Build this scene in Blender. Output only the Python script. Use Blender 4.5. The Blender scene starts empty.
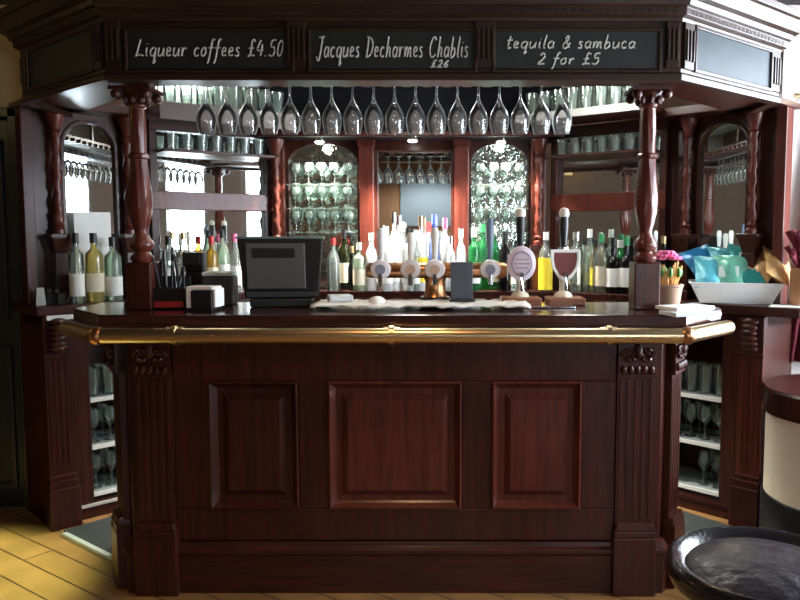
import bpy, bmesh, math, random
from mathutils import Vector, Matrix
random.seed(7)
PI = math.pi
S = bpy.context.scene
C = S.collection

# ------------------------------------------------------------------ camera
CAM = (0.2, 0.0, 1.42); PITCH = math.radians(4.9); FPX = 760.0; CX = 446.0
cd = bpy.data.cameras.new('camera'); cam = bpy.data.objects.new('camera', cd); C.objects.link(cam)
cam.location = CAM; cam.rotation_euler = (PI/2 - PITCH, 0, 0)
cd.sensor_width = 36; cd.lens = FPX/800*36; cd.shift_x = (400-CX)/800; cd.clip_start = .05
S.camera = cam
S.view_settings.view_transform = 'Standard'; S.view_settings.look = 'None'
S.view_settings.gamma = 1; S.view_settings.use_curve_mapping = False
S.view_settings.exposure = 0.12

def pt(px, py, Y):
    """the point of the plane y = Y that the photograph shows at pixel (px, py)"""
    s, c = math.sin(PITCH), math.cos(PITCH)
    t = (300-py)/FPX; Z = (t*Y*c - Y*s)/(c + t*s); d = Y*c - Z*s
    return (px-CX)*d/FPX + CAM[0], Y, Z + CAM[2]

# ------------------------------------------------------------------ materials
def newmat(name):
    m = bpy.data.materials.new(name); m.use_nodes = True
    nt = m.node_tree; return m, nt, nt.nodes['Principled BSDF']
def plain(name, col, rough=.5, metal=0, bump=0, scale=40, var=.12, coat=0, spec=.5, trans=0):
    m, nt, b = newmat(name)
    b.inputs['Roughness'].default_value = rough; b.inputs['Metallic'].default_value = metal
    b.inputs['Coat Weight'].default_value = coat; b.inputs['Specular IOR Level'].default_value = spec
    tc = nt.nodes.new('ShaderNodeTexCoord'); n = nt.nodes.new('ShaderNodeTexNoise')
    n.inputs['Scale'].default_value = scale; n.inputs['Detail'].default_value = 3
    nt.links.new(tc.outputs['Object'], n.inputs['Vector'])
    r = nt.nodes.new('ShaderNodeMix'); r.data_type = 'RGBA'
    r.inputs[6].default_value = tuple(c*(1-var) for c in col) + (1,)
    r.inputs[7].default_value = tuple(min(1, c*(1+var)) for c in col) + (1,)
    nt.links.new(n.outputs['Fac'], r.inputs[0]); nt.links.new(r.outputs[2], b.inputs['Base Color'])
    if bump:
        bp = nt.nodes.new('ShaderNodeBump'); bp.inputs['Strength'].default_value = bump; bp.inputs['Distance'].default_value = .01
        nt.links.new(n.outputs['Fac'], bp.inputs['Height']); nt.links.new(bp.outputs[0], b.inputs['Normal'])
    return m
def wood(name, dark, light, rough=.3, axis='z', coat=.15, scale=1.0):
    m, nt, b = newmat(name)
    tc = nt.nodes.new('ShaderNodeTexCoord'); mp = nt.nodes.new('ShaderNodeMapping')
    k = {'x': (1.5, 22, 22), 'y': (22, 1.5, 22), 'z': (22, 22, 1.5)}[axis]
    mp.inputs['Scale'].default_value = tuple(v*scale for v in k)
    n = nt.nodes.new('ShaderNodeTexNoise'); n.inputs['Scale'].default_value = 2.2; n.inputs['Detail'].default_value = 6
    n.inputs['Distortion'].default_value = .6
    cr = nt.nodes.new('ShaderNodeValToRGB')
    cr.color_ramp.elements[0].position = .3; cr.color_ramp.elements[0].color = dark + (1,)
    cr.color_ramp.elements[1].position = .75; cr.color_ramp.elements[1].color = light + (1,)
    nt.links.new(tc.outputs['Object'], mp.inputs[0]); nt.links.new(mp.outputs[0], n.inputs['Vector'])
    nt.links.new(n.outputs['Fac'], cr.inputs[0]); nt.links.new(cr.outputs[0], b.inputs['Base Color'])
    b.inputs['Roughness'].default_value = rough; b.inputs['Coat Weight'].default_value = coat
    b.inputs['Coat Roughness'].default_value = .2; b.inputs['Specular IOR Level'].default_value = .35
    return m
def glass(name, tint=(1, 1, 1), diff=0.0, dcol=(1, 1, 1), ior=1.5, rough=.04, edge=0):
    m = bpy.data.materials.new(name); m.use_nodes = True; nt = m.node_tree
    for n in list(nt.nodes): nt.nodes.remove(n)
    out = nt.nodes.new('ShaderNodeOutputMaterial')
    t = nt.nodes.new('ShaderNodeBsdfTransparent'); t.inputs[0].default_value = tint + (1,)
    g = nt.nodes.new('ShaderNodeBsdfGlossy'); g.inputs['Roughness'].default_value = rough
    g.inputs[0].default_value = (1, 1, 1, 1)
    f = nt.nodes.new('ShaderNodeFresnel'); f.inputs[0].default_value = ior
    src = t
    if diff:
        d = nt.nodes.new('ShaderNodeBsdfDiffuse'); d.inputs[0].default_value = dcol + (1,)
        tl = nt.nodes.new('ShaderNodeBsdfTranslucent'); tl.inputs[0].default_value = dcol + (1,)
        a = nt.nodes.new('ShaderNodeMixShader'); a.inputs[0].default_value = .5
        nt.links.new(d.outputs[0], a.inputs[1]); nt.links.new(tl.outputs[0], a.inputs[2])
        mx = nt.nodes.new('ShaderNodeMixShader'); mx.inputs[0].default_value = diff
        if edge:                                        # whitens edge-on glass, the bright back light put into its colour
            lw = nt.nodes.new('ShaderNodeLayerWeight'); lw.inputs[0].default_value = .30
            mr = nt.nodes.new('ShaderNodeMapRange'); mr.inputs[1].default_value = .18; mr.inputs[2].default_value = .95; mr.inputs[3].default_value = diff; mr.inputs[4].default_value = edge
            nt.links.new(lw.outputs['Facing'], mr.inputs[0]); nt.links.new(mr.outputs[0], mx.inputs[0])
        nt.links.new(t.outputs[0], mx.inputs[1]); nt.links.new(a.outputs[0], mx.inputs[2]); src = mx
    m2 = nt.nodes.new('ShaderNodeMixShader')
    nt.links.new(f.outputs[0], m2.inputs[0]); nt.links.new(src.outputs[0], m2.inputs[1]); nt.links.new(g.outputs[0], m2.inputs[2])
    nt.links.new(m2.outputs[0], out.inputs[0])
    return m
def emit(name, col, strength):
    m, nt, b = newmat(name)
    b.inputs['Base Color'].default_value = (.8, .8, .8, 1)
    b.inputs['Emission Color'].default_value = col + (1,); b.inputs['Emission Strength'].default_value = strength
    return m

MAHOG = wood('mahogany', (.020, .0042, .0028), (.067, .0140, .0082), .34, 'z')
MAHOGX = wood('mahogany_long', (.020, .0042, .0028), (.067, .0140, .0082), .34, 'x')
MAHOGT = wood('mahogany_top', (.020, .006, .005), (.055, .015, .011), .16, 'x', coat=.6)
CANWOOD = wood('canopy_wood', (.019, .0082, .0046), (.048, .021, .0112), .36, 'x')
REDWOOD = wood('red_mahogany', (.060, .012, .008), (.13, .030, .018), .3, 'z')  # redder, brighter mahogany; on right-hand parts it also paints the window light
BLOCKW = wood('oiled_block_wood', (.16, .05, .02), (.30, .11, .045), .4, 'x')
BRASS = plain('brass', (.84, .64, .36), .28, 1, scale=8, var=.1)
COPPER = plain('copper', (.55, .27, .13), .3, 1, scale=8)
CHROME = plain('chrome', (.75, .76, .78), .12, 1)
MIRROR = plain('mirror_glass', (.86, .92, .89), .015, 1, var=.01, scale=3)
MOTTLE = plain('mottled_mirror_glass', (.80, .93, .86), .06, 1, bump=.55, scale=26, var=.05)
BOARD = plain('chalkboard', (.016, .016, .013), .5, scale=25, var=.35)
CHALK = plain('chalk', (.62, .60, .54), .9, scale=220, var=.35)
BLACK = plain('black_plastic', (.012, .013, .014), .35)
DKGREY = plain('dark_grey_plastic', (.035, .04, .042), .4)
SLATE = plain('slate_grey', (.055, .065, .078), .55)
WHITE = plain('white_paper', (.80, .80, .76), .6, var=.05)
CLOTH = plain('white_cloth', (.72, .70, .64), .9, bump=.5, scale=60)
CREAM = plain('cream_paint', (.86, .78, .60), .6, var=.06, scale=6)
SAGE = plain('pale_sage_paint', (.42, .50, .44), .6, var=.1, scale=6)
WALLP = plain('pale_wall_plaster', (.82, .75, .71), .7, var=.06, scale=9)
TAN = plain('tan_wall_plaster', (.58, .46, .28), .7, var=.12, scale=9)
BRICK = plain('brown_wall', (.30, .17, .10), .8, var=.3, scale=14)
CEILM = plain('dark_ceiling', (.03, .022, .02), .8)
MAT = plain('dark_rubber_mat', (.030, .038, .036), .55, bump=.4, scale=120)
DOORM = plain('blue_black_paint', (.012, .017, .022), .3, var=.2, scale=12)
MAROON = plain('maroon_velvet', (.16, .012, .030), .8, scale=30, var=.25)
LEATHER = plain('black_leather', (.014, .013, .016), .22, bump=.15, scale=90, coat=.5)
LEATHERP = plain('worn_black_leather', (.020, .017, .024), .33, bump=.6, scale=28, var=.5)
TERRA = plain('beige_pottery', (.42, .26, .17), .7)
BROWNP = plain('brown_pottery', (.34, .16, .07), .5)
PINK = plain('pink_petals', (.80, .16, .34), .7)
STRAW = plain('orange_stems', (.75, .40, .12), .6)
LEAF = plain('green_leaf', (.10, .30, .06), .5)
RED = plain('red_strip', (.45, .03, .03), .5)
GLASS = glass('clear_glass', (1, 1, 1), .05, (.97, .99, .98), 1.7, .08, edge=.9)
GREENGL = glass('greenish_glass', (.95, .99, .97), .16, (.74, .90, .84), 1.55, .06)
PANE = glass('window_pane', (.98, .98, .98), 0, ior=1.3)
SHELFGL = glass('frosted_shelf', (.7, .82, .78), .75, (.72, .82, .80), 1.4, .15)
LAMP = emit('lamp_glow', (1, .98, .92), 38)
SPOTGLOW = emit('spot_glow', (1, .97, .90), 25)

def floor_mat():
    m, nt, b = newmat('oak_planks')
    tc = nt.nodes.new('ShaderNodeTexCoord'); mp = nt.nodes.new('ShaderNodeMapping')
    mp.inputs['Rotation'].default_value = (0, 0, math.radians(35))
    br = nt.nodes.new('ShaderNodeTexBrick'); br.offset = .37
    br.inputs['Color1'].default_value = (.25, .125, .042, 1); br.inputs['Color2'].default_value = (.34, .175, .06, 1)
    br.inputs['Mortar'].default_value = (.05, .025, .012, 1); br.inputs['Scale'].default_value = 1
    br.inputs['Mortar Size'].default_value = .004; br.inputs['Brick Width'].default_value = 1.6; br.inputs['Row Height'].default_value = .13
    n = nt.nodes.new('ShaderNodeTexNoise'); n.inputs['Scale'].default_value = 3.5; n.inputs['Detail'].default_value = 8
    mx = nt.nodes.new('ShaderNodeMix'); mx.data_type = 'RGBA'; mx.blend_type = 'MULTIPLY'; mx.inputs[0].default_value = .7
    cr = nt.nodes.new('ShaderNodeValToRGB'); cr.color_ramp.elements[0].color = (.30, .34, .28, 1); cr.color_ramp.elements[1].color = (1.2, 1.2, 1.2, 1)
    cr.color_ramp.elements[0].position = .3; cr.color_ramp.elements[1].position = .7
    nt.links.new(tc.outputs['Object'], mp.inputs[0]); nt.links.new(mp.outputs[0], br.inputs['Vector']); nt.links.new(mp.outputs[0], n.inputs['Vector'])
    nt.links.new(n.outputs['Fac'], cr.inputs[0]); nt.links.new(br.outputs['Color'], mx.inputs[6]); nt.links.new(cr.outputs[0], mx.inputs[7])
    nt.links.new(mx.outputs[2], b.inputs['Base Color']); b.inputs['Roughness'].default_value = .38
    return m
FLOORM = floor_mat()

# ------------------------------------------------------------------ mesh helpers
class MB:
    def __init__(s): s.bm = bmesh.new()
    def poly(s, vs): s.bm.faces.new([s.bm.verts.new(v) for v in vs]); return s
    def box(s, x0, x1, y0, y1, z0, z1, M=None):
        vs = [Vector((x, y, z)) for z in (z0, z1) for y in (y0, y1) for x in (x0, x1)]
        if M: vs = [M @ v for v in vs]
        v = [s.bm.verts.new(q) for q in vs]
        for f in ((0, 1, 3, 2), (4, 5, 7, 6), (0, 1, 5, 4), (2, 3, 7, 6), (0, 2, 6, 4), (1, 3, 7, 5)): s.bm.faces.new([v[i] for i in f])
        return s
    def frustum(s, x0, x1, y0, y1, z0, z1, top, M=None):
        """box whose top is scaled about its centre"""
        cx, cy = (x0+x1)/2, (y0+y1)/2
        vs = [Vector((x, y, z0)) for y in (y0, y1) for x in (x0, x1)] + [Vector((cx+(x-cx)*top, cy+(y-cy)*top, z1)) for y in (y0, y1) for x in (x0, x1)]
        if M: vs = [M @ v for v in vs]
        v = [s.bm.verts.new(q) for q in vs]
        for f in ((0, 1, 3, 2), (4, 5, 7, 6), (0, 1, 5, 4), (2, 3, 7, 6), (0, 2, 6, 4), (1, 3, 7, 5)): s.bm.faces.new([v[i] for i in f])
        return s
    def prism(s, pts, z0, z1):
        a = [s.bm.verts.new((p[0], p[1], z0)) for p in pts]; b = [s.bm.verts.new((p[0], p[1], z1)) for p in pts]
        n = len(pts); s.bm.faces.new(a[::-1]); s.bm.faces.new(b)
        for i in range(n): s.bm.faces.new((a[i], a[(i+1) % n], b[(i+1) % n], b[i]))
        return s
    def prismy(s, pts, y0, y1):
        """outline in x,z pushed along y"""
        a = [s.bm.verts.new((p[0], y0, p[1])) for p in pts]; b = [s.bm.verts.new((p[0], y1, p[1])) for p in pts]
        n = len(pts); s.bm.faces.new(a[::-1]); s.bm.faces.new(b)
        for i in range(n): s.bm.faces.new((a[i], a[(i+1) % n], b[(i+1) % n], b[i]))
        return s
    def lathe(s, prof, c=(0, 0, 0), seg=20, M=None, mod=None):
        rings = []
        for r, z in prof:
            if r < 1e-5:
                q = Vector((0, 0, z)); q = (M @ q if M else q) + Vector(c); rings.append([s.bm.verts.new(q)]); continue
            ring = []
            for i in range(seg):
                a = 2*PI*i/seg; rr = r*(mod(a, z) if mod else 1)
                q = Vector((rr*math.cos(a), rr*math.sin(a), z)); q = (M @ q if M else q) + Vector(c)
                ring.append(s.bm.verts.new(q))
            rings.append(ring)
        for A, B in zip(rings, rings[1:]):
            if len(A) == 1 and len(B) == 1: continue
            if len(A) == 1:
                for i in range(seg): s.bm.faces.new((A[0], B[i], B[(i+1) % seg]))
            elif len(B) == 1:
                for i in range(seg): s.bm.faces.new((A[i], A[(i+1) % seg], B[0]))
            else:
                for i in range(seg): s.bm.faces.new((A[i], A[(i+1) % seg], B[(i+1) % seg], B[i]))
        return s
    def tube(s, pts, r, seg=8, cap=True):
        pts = [Vector(p) for p in pts]; rings = []; up = Vector((0, 0, 1))
        rs = r if isinstance(r, (list, tuple)) else [r]*len(pts)
        for i, p in enumerate(pts):
            d = (pts[min(i+1, len(pts)-1)] - pts[max(i-1, 0)]).normalized()
            u = d.cross(up)
            if u.length < .05: u = d.cross(Vector((1, 0, 0)))
            u.normalize(); w = u.cross(d)
            rings.append([s.bm.verts.new(p + rs[i]*(math.cos(2*PI*k/seg)*u + math.sin(2*PI*k/seg)*w)) for k in range(seg)])
        for A, B in zip(rings, rings[1:]):
            for k in range(seg): s.bm.faces.new((A[k], A[(k+1) % seg], B[(k+1) % seg], B[k]))
        if cap: s.bm.faces.new(rings[0][::-1]); s.bm.faces.new(rings[-1])
        return s
    def sphere(s, c, r, seg=14, sc=(1, 1, 1)):
        n = seg//2
        return s.lathe([(r*math.sin(PI*i/n), -r*math.cos(PI*i/n)) for i in range(n+1)], c, seg, Matrix.Diagonal((sc[0], sc[1], sc[2])))
    def ring_extrude(s, outer, inner, y0, y1):
        """frame between two x,z outlines with the same count, pushed along y"""
        n = len(outer)
        L = [[s.bm.verts.new((p[0], y, p[1])) for p in o] for y in (y0, y1) for o in (outer, inner)]
        for i in range(n):
            j = (i+1) % n
            s.bm.faces.new((L[0][i], L[0][j], L[1][j], L[1][i])); s.bm.faces.new((L[2][i], L[2][j], L[3][j], L[3][i]))
            s.bm.faces.new((L[0][i], L[0][j], L[2][j], L[2][i])); s.bm.faces.new((L[1][i], L[1][j], L[3][j], L[3][i]))
        return s
    def build(s, name, mat, parent=None, bevel=0, smooth=False, loc=None, rot=0):
        bmesh.ops.recalc_face_normals(s.bm, faces=s.bm.faces)
        me = bpy.data.meshes.new(name); s.bm.to_mesh(me); s.bm.free()
        if smooth:
            for p in me.polygons: p.use_smooth = True
        me.materials.append(mat)
        o = bpy.data.objects.new(name, me); C.objects.link(o)
        if parent is not None: o.parent = parent
        if loc: o.location = loc
        if rot: o.rotation_euler = (0, 0, rot)
        if bevel:
            b = o.modifiers.new('bevel', 'BEVEL'); b.width = bevel; b.segments = 2; b.limit_method = 'ANGLE'; b.angle_limit = math.radians(40)
        if smooth:
            try:
                me.set_sharp_from_angle(angle=math.radians(40))
            except Exception: pass
        return o
def tag(o, label=None, cat=None, group=None, kind=None):
    if label: o['label'] = label
    if cat: o['category'] = cat
    if group: o['group'] = group
    if kind: o['kind'] = kind
    return o
def thing(name, label, cat, loc=(0, 0, 0), rot=0, group=None):
    o = bpy.data.objects.new(name, None); C.objects.link(o); o.location = loc; o.rotation_euler = (0, 0, rot)
    o.empty_display_size = .05
    return tag(o, label, cat, group)
def dup(root, loc, rot=None, label=None, group=None):
    r = root.copy(); C.objects.link(r); r.location = loc
    if rot is not None: r.rotation_euler = (0, 0, rot)
    if label: r['label'] = label
    if group: r['group'] = group
    for ch in list(root.children):
        c = ch.copy(); C.objects.link(c); c.parent = r
        for g in list(ch.children):
            d = g.copy(); C.objects.link(d); d.parent = c
    return r
def struct(mb, name, mat, **k): return tag(mb.build(name, mat, **k), kind='structure')
def offset(path, d):
    """open path in plan moved sideways by d (to the right of its direction), mitred"""
    out = []
    for i, p in enumerate(path):
        ns = []
        for a, b in ((i-1, i), (i, i+1)):
            if a >= 0 and b < len(path):
                e = Vector((path[b][0]-path[a][0], path[b][1]-path[a][1])).normalized(); ns.append(Vector((e.y, -e.x)))
        if len(ns) == 1: out.append((p[0]+ns[0].x*d, p[1]+ns[0].y*d))
        else:
            m = (ns[0]+ns[1]).normalized(); k = d/m.dot(ns[0]); out.append((p[0]+m.x*k, p[1]+m.y*k))
    return out
def band(mb, path, prof):
    """profile of (outward, z) swept along a path in plan, closed section"""
    rows = [[mb.bm.verts.new((q[0], q[1], z)) for q in offset(path, o)] for o, z in prof]
    n = len(prof)
    for i in range(n):
        A, B = rows[i], rows[(i+1) % n]
        for k in range(len(path)-1): mb.bm.faces.new((A[k], A[k+1], B[k+1], B[k]))
    for k in (0, len(path)-1): mb.bm.faces.new([r[k] for r in rows])
    return mb

# ------------------------------------------------------------------ the room
RX, LX, FY = 2.6, -2.9, -2.6
CEIL = 2.55
struct(MB().box(LX-.1, RX+.1, FY-.1, 4.9, -.06, 0), 'floor', FLOORM)
struct(MB().box(LX-.1, RX+.1, FY-.1, 4.9, CEIL, CEIL+.06), 'ceiling', CEILM)
struct(MB().box(-2.05, 2.05, 4.75, 4.85, 0, CEIL), 'wall_back', BRICK)
mb = MB().box(1.875, RX, 3.86, 3.96, 0, CEIL).box(1.9, 2.0, 3.96, 4.75, 0, CEIL); struct(mb, 'wall_back_right', WALLP)
mb = MB().box(-1.93, -1.88, 3.86, 4.75, 0, CEIL).box(LX, -2.56, 3.86, 3.96, 0, CEIL).box(-2.56, -1.93, 3.86, 3.96, 2.05, CEIL); struct(mb, 'wall_back_left', TAN)
# left wall (plain), right wall with a big window, front wall behind the camera with a window added for light
struct(MB().box(LX-.1, LX, FY, 3.96, 0, CEIL), 'wall_left', plain('dark_brown_wall', (.10, .06, .035), .7, var=.2, scale=9))
W1 = (2.40, 3.78, .75, 2.47); W3 = (1.40, 1.98, .95, 2.3)
mb = MB().box(RX, RX+.1, FY, W3[0], 0, CEIL).box(RX, RX+.1, W3[1], W1[0], 0, CEIL).box(RX, RX+.1, W1[1], 3.96, 0, CEIL)
for w_ in (W1, W3): mb.box(RX, RX+.1, w_[0], w_[1], 0, w_[2]).box(RX, RX+.1, w_[0], w_[1], w_[3], CEIL)
struct(mb, 'wall_right', WALLP)
W2 = (1.75, 2.40, 1.1, 2.1)
mb = MB().box(LX, W2[0], FY-.1, FY, 0, CEIL).box(W2[1], RX, FY-.1, FY, 0, CEIL).box(W2[0], W2[1], FY-.1, FY, 0, W2[2]).box(W2[0], W2[1], FY-.1, FY, W2[3], CEIL)
struct(mb, 'wall_front', BRICK)
for nm, W in (('window_1', W1), ('window_3', W3)):
    w = bpy.data.objects.new(nm, None); C.objects.link(w); w.location = (RX+.05, (W[0]+W[1])/2, W[2]); tag(w, kind='structure')
    hw = (W[1]-W[0])/2; hh = W[3]-W[2]
    mb = MB().box(-.04, .04, -hw, -hw+.05, 0, hh).box(-.04, .04, hw-.05, hw, 0, hh).box(-.04, .04, -hw, hw, 0, .06).box(-.04, .04, -hw, hw, hh-.04, hh)
    if nm == 'window_1': mb.box(-.03, .03, -.02, .02, .06, hh-.04)
    mb.build('window_frame', WHITE, w)
    MB().box(-.003, .003, -hw+.03, hw-.03, .03, hh-.03).build('window_pane', PANE, w)
w = bpy.data.objects.new('fill_window', None); C.objects.link(w); w.location = ((W2[0]+W2[1])/2, FY-.05, W2[2]); tag(w, kind='structure')  # unseen window, added to light the bar front
hw = (W2[1]-W2[0])/2; hh = W2[3]-W2[2]
mb = MB().box(-hw, -hw+.07, -.04, .04, 0, hh).box(hw-.07, hw, -.04, .04, 0, hh).box(-hw, hw, -.04, .04, 0, .07).box(-hw, hw, -.04, .04, hh-.07, hh).box(-.025, .025, -.03, .03, .07, hh-.07)
mb.build('window_frame', WHITE, w)
MB().box(-hw+.05, hw-.05, -.003, .003, .05, hh-.05).build('window_pane', PANE, w)
# dark door left of the bar
d = bpy.data.objects.new('door_1', None); C.objects.link(d); d.location = (-2.245, 3.86, 0); tag(d, kind='structure')
mb = MB().box(-.315, -.265, -.03, .09, 0, 2.05).box(.265, .315, -.03, .09, 0, 2.05).box(-.315, .315, -.03, .09, 2.0, 2.05); mb.build('door_frame', DOORM, d, .006)
MB().box(-.265, .265, .02, .06, 0, 2.0).build('door_leaf', DOORM, d)
mb = MB()
for z0, z1 in ((.1, .85), (1.0, 1.9)):
    for x0, x1 in ((-.21, -.03), (.03, .21)):
        mb.ring_extrude([(x0, z0), (x1, z0), (x1, z1), (x0, z1)], [(x0+.03, z0+.03), (x1-.03, z0+.03), (x1-.03, z1-.03), (x0+.03, z1-.03)], .003, .02)
mb.build('door_panel', DOORM, d, .004)
MB().sphere((-.23, -.03, 1.0), .028).build('door_handle', BRASS, d, smooth=True)

# ------------------------------------------------------------------ bar counter
BF = [(-1.165, 3.42), (-1.165, 3.13), (-1.045, 2.94), (1.045, 2.94), (1.165, 3.13), (1.165, 3.42)]
bar = thing('bar_counter', 'dark mahogany bar front with three raised panels and fluted pilasters', 'bar', (0, 3.2, 0))
def loc(path): return [(p[0], p[1]-3.2) for p in path]
mb = MB(); band(mb, loc(BF), [(0, .0), (0, 1.06), (-.03, 1.06), (-.03, 0)]); mb.build('front_board', MAHOG, bar, .003)
# frame rails and stiles standing proud of the board
FR = -.26; mb = MB()
mb.box(-.865, .865, FR-.022, FR, .853, 1.02).box(-.865, .865, FR-.022, FR, .215, .342)
for x0, x1 in ((-.865, -.726), (-.376, -.26), (.262, .378), (.729, .865)): mb.box(x0, x1, FR-.022, FR, .342, .853)
mb.build('panel_frame', MAHOG, bar, .004)
def raised(x0, x1):
    z0, z1 = .342, .853; mb = MB(); y = FR
    def ringp(i): return [(x0+i, z0+i), (x1-i, z0+i), (x1-i, z1-i), (x0+i, z1-i)]
    steps = [(0, y-.030), (.008, y-.034), (.022, y-.014), (.030, y-.006), (.052, y-.006), (.075, y-.020)]
    rows = [[mb.bm.verts.new((p[0], yy, p[1])) for p in ringp(i)] for i, yy in steps]
    for A, B in zip(rows, rows[1:]):
        for k in range(4): mb.bm.faces.new((A[k], A[(k+1) % 4], B[(k+1) % 4], B[k]))
    mb.bm.faces.new(rows[-1])
    back = [mb.bm.verts.new((p[0], y, p[1])) for p in ringp(0)]
    for k in range(4): mb.bm.faces.new((rows[0][k], rows[0][(k+1) % 4], back[(k+1) % 4], back[k]))
    mb.bm.faces.new(back)
    return mb
for x0, x1 in ((-.726, -.376), (-.26, .262), (.378, .729)): raised(x0, x1).build('raised_panel', REDWOOD if x0 > -.5 else MAHOG, bar)  # left panel kept darker; window light put into the other panels' colour
# skirting with a moulded top
mb = MB(); band(mb, loc(BF), [(0, 0), (.028, 0), (.028, .155), (.038, .163), (.038, .18), (.024, .19), (.020, .207), (0, .215)]); mb.build('skirting', MAHOGX, bar, .002)
# frieze under the worktop
mb = MB(); band(mb, loc(BF), [(0, 1.0), (.012, 1.0), (.02, 1.02), (.04, 1.035), (.05, 1.06), (0, 1.06)]); mb.build('top_moulding', MAHOGX, bar, .002)
def pilaster(cx, cy, ang, wd, side):
    """fluted pilaster in the frame of a point on the bar face; local -y looks out"""
    M = Matrix.Translation((cx, cy, 0)) @ Matrix.Rotation(ang, 4, 'Z')
    h = wd/2; n = 4; mat = MAHOG
    mb = MB(); mb.box(-h, h, -.028, 0, .25, 1.02, M)
    for k in range(n+1):
        x = -h + .016 + (wd-.032)*k/n; mb.box(x-.007, x+.007, -.031, -.028, .31, .86, M)
    mb.box(-h-.004, h+.004, -.042, 0, .868, .88, M)
    p = mb.build('pilaster', mat, bar, .002)
    b = h+.006
    mb = MB(); mb.box(-b-.003, b+.003, -.058, 0, 0, .235, M).box(-b, b, -.056, 0, .235, .262, M).frustum(-b, b, -.052, 0, .262, .29, .86, M)
    mb.build('plinth_block', mat, p, .004)
    mb = MB(); mb.box(-h, h, -.040, 0, .88, 1.05, M).box(-h-.006, h+.006, -.075, 0, 1.02, 1.056, M)
    for k in (-1, 1):                                   # carved scrolls
        pts = []
        for i in range(22):
            a = i*.42; r = .030*(1-i/26); pts.append(M @ Vector((k*(h*.45)+k*r*math.cos(a), -.045-.004*(i % 2), .955+r*math.sin(a))))
        mb.tube(pts, .008, 6)
    for k in range(5): mb.sphere(M @ Vector(((k-2)*h*.36, -.045, .90)), .012, 10, (1, .8, 1.5))
    mb.sphere(M @ Vector((0, -.05, .975)), .02, 10, (.8, .8, 1.6))
    mb.build('corbel', mat, p)
for s in (-1, 1):
    pilaster(s*.940, FR, 0, .15, s)
    a = math.atan2(.19, .12)*s
    pilaster(s*1.105, FR+.095, a, .13, s)
# worktop
ct = [(-1.33, 3.39), (-1.33, 3.10), (-1.105, 2.84), (1.105, 2.84), (1.33, 3.10), (1.33, 3.39)]
TOP = 1.12
o = MB().prism([(p[0], p[1]-3.1) for p in ct], .012, .06).prism([(p[0]*.985, (p[1]-3.1)*.93+.006) for p in ct], 0, .012).build('bar_worktop', MAHOGT, None, .007, loc=(0, 3.1, TOP-.06))
tag(o, 'glossy dark mahogany worktop lying along the front bar', 'worktop')
# brass rail
rail = thing('brass_rail', 'polished brass bumper rail running round the front bar edge', 'rail', (0, 2.79, 1.05))
RP = [(-1.315, 3.02), (-1.085, 2.775), (1.085, 2.775), (1.33, 3.03)]
rp = [(p[0], p[1]-2.79, 0) for p in RP]
for a, b in zip(rp, rp[1:]): MB().tube([a, b], .029, 18).build('rail_tube', BRASS, rail, smooth=True)
for q in rp[1:3]: MB().sphere(q, .035, 16).build('elbow', COPPER, rail, smooth=True)
for q in (-.80, .0, .80):
    M = Matrix.Translation((q, -.005, 0)) @ Matrix.Rotation(PI/2, 4, 'Y')
    MB().lathe([(.0, -.03), (.032, -.03), (.033, -.012), (.038, -.008), (.038, .008), (.033, .012), (.032, .03), (0, .03)], (0, 0, 0), 16, M).build('coupling', BRASS, rail, smooth=True)
    MB().tube([(q, .0, -.005), (q, .045, .005), (q, .10, .008)], .011, 8).build('support_bracket', BRASS, rail, smooth=True)
for q, s in ((rp[0], -1), (rp[3], 1)):
    MB().sphere(q, .029, 14).build('end_cap', BRASS, rail, smooth=True)
    MB().tube([q, (q[0]-s*.02, q[1]+.03, -.03), (q[0]-s*.06, q[1]+.05, -.035), (q[0]-s*.09, q[1]+.07, -.01)], .010, 8).build('end_bracket', BRASS, rail, smooth=True)

# turned posts
def post_prof(): return [(.0, .19), (.036, .19), (.044, .20), (.046, .212), (.034, .222), (.03, .232), (.040, .24), (.048, .255), (.047, .268), (.036, .285), (.027, .305), (.026, .318), (.034, .345), (.043, .385), (.047, .425), (.045, .47), (.038, .53), (.033, .585), (.032, .60), (.039, .607), (.039, .618), (.030, .625), (.030, .66), (.032, .70), (.031, .76), (.029, .80), (.036, .806), (.036, .815), (.03, .82), (.0, .82)]
def make_post(x, lab):
    p = thing('turned_post', lab, 'post', (x, 3.08, TOP))
    MB().box(-.052, .052, -.052, .052, 0, .19).build('square_base', MAHOG, p, .006)
    MB().lathe(post_prof(), seg=28, mod=lambda a, z: 1 + (.05*math.cos(9*a + z*14) if .34 < z < .8 else 0)).build('shaft', REDWOOD, p, smooth=True)
    mb = MB().lathe([(0, .815), (.034, .815), (.04, .83), (.052, .85), (.062, .866), (0, .866)], seg=20).box(-.08, .08, -.08, .08, .862, .876)
    for sx in (-1, 1):
        for sy in (-1, 1):
            mb.sphere((sx*.058, sy*.058, .848), .021, 10)
    for k in range(8): mb.sphere((.043*math.cos(k*PI/4), .043*math.sin(k*PI/4), .832), .014, 8, (1, 1, 1.5))
    mb.build('capital', MAHOG, p, smooth=True)
    return p
make_post(-1.03, 'turned mahogany post standing on the left end of bar top')
make_post(1.005, 'turned mahogany post standing on the right end of bar top')

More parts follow.
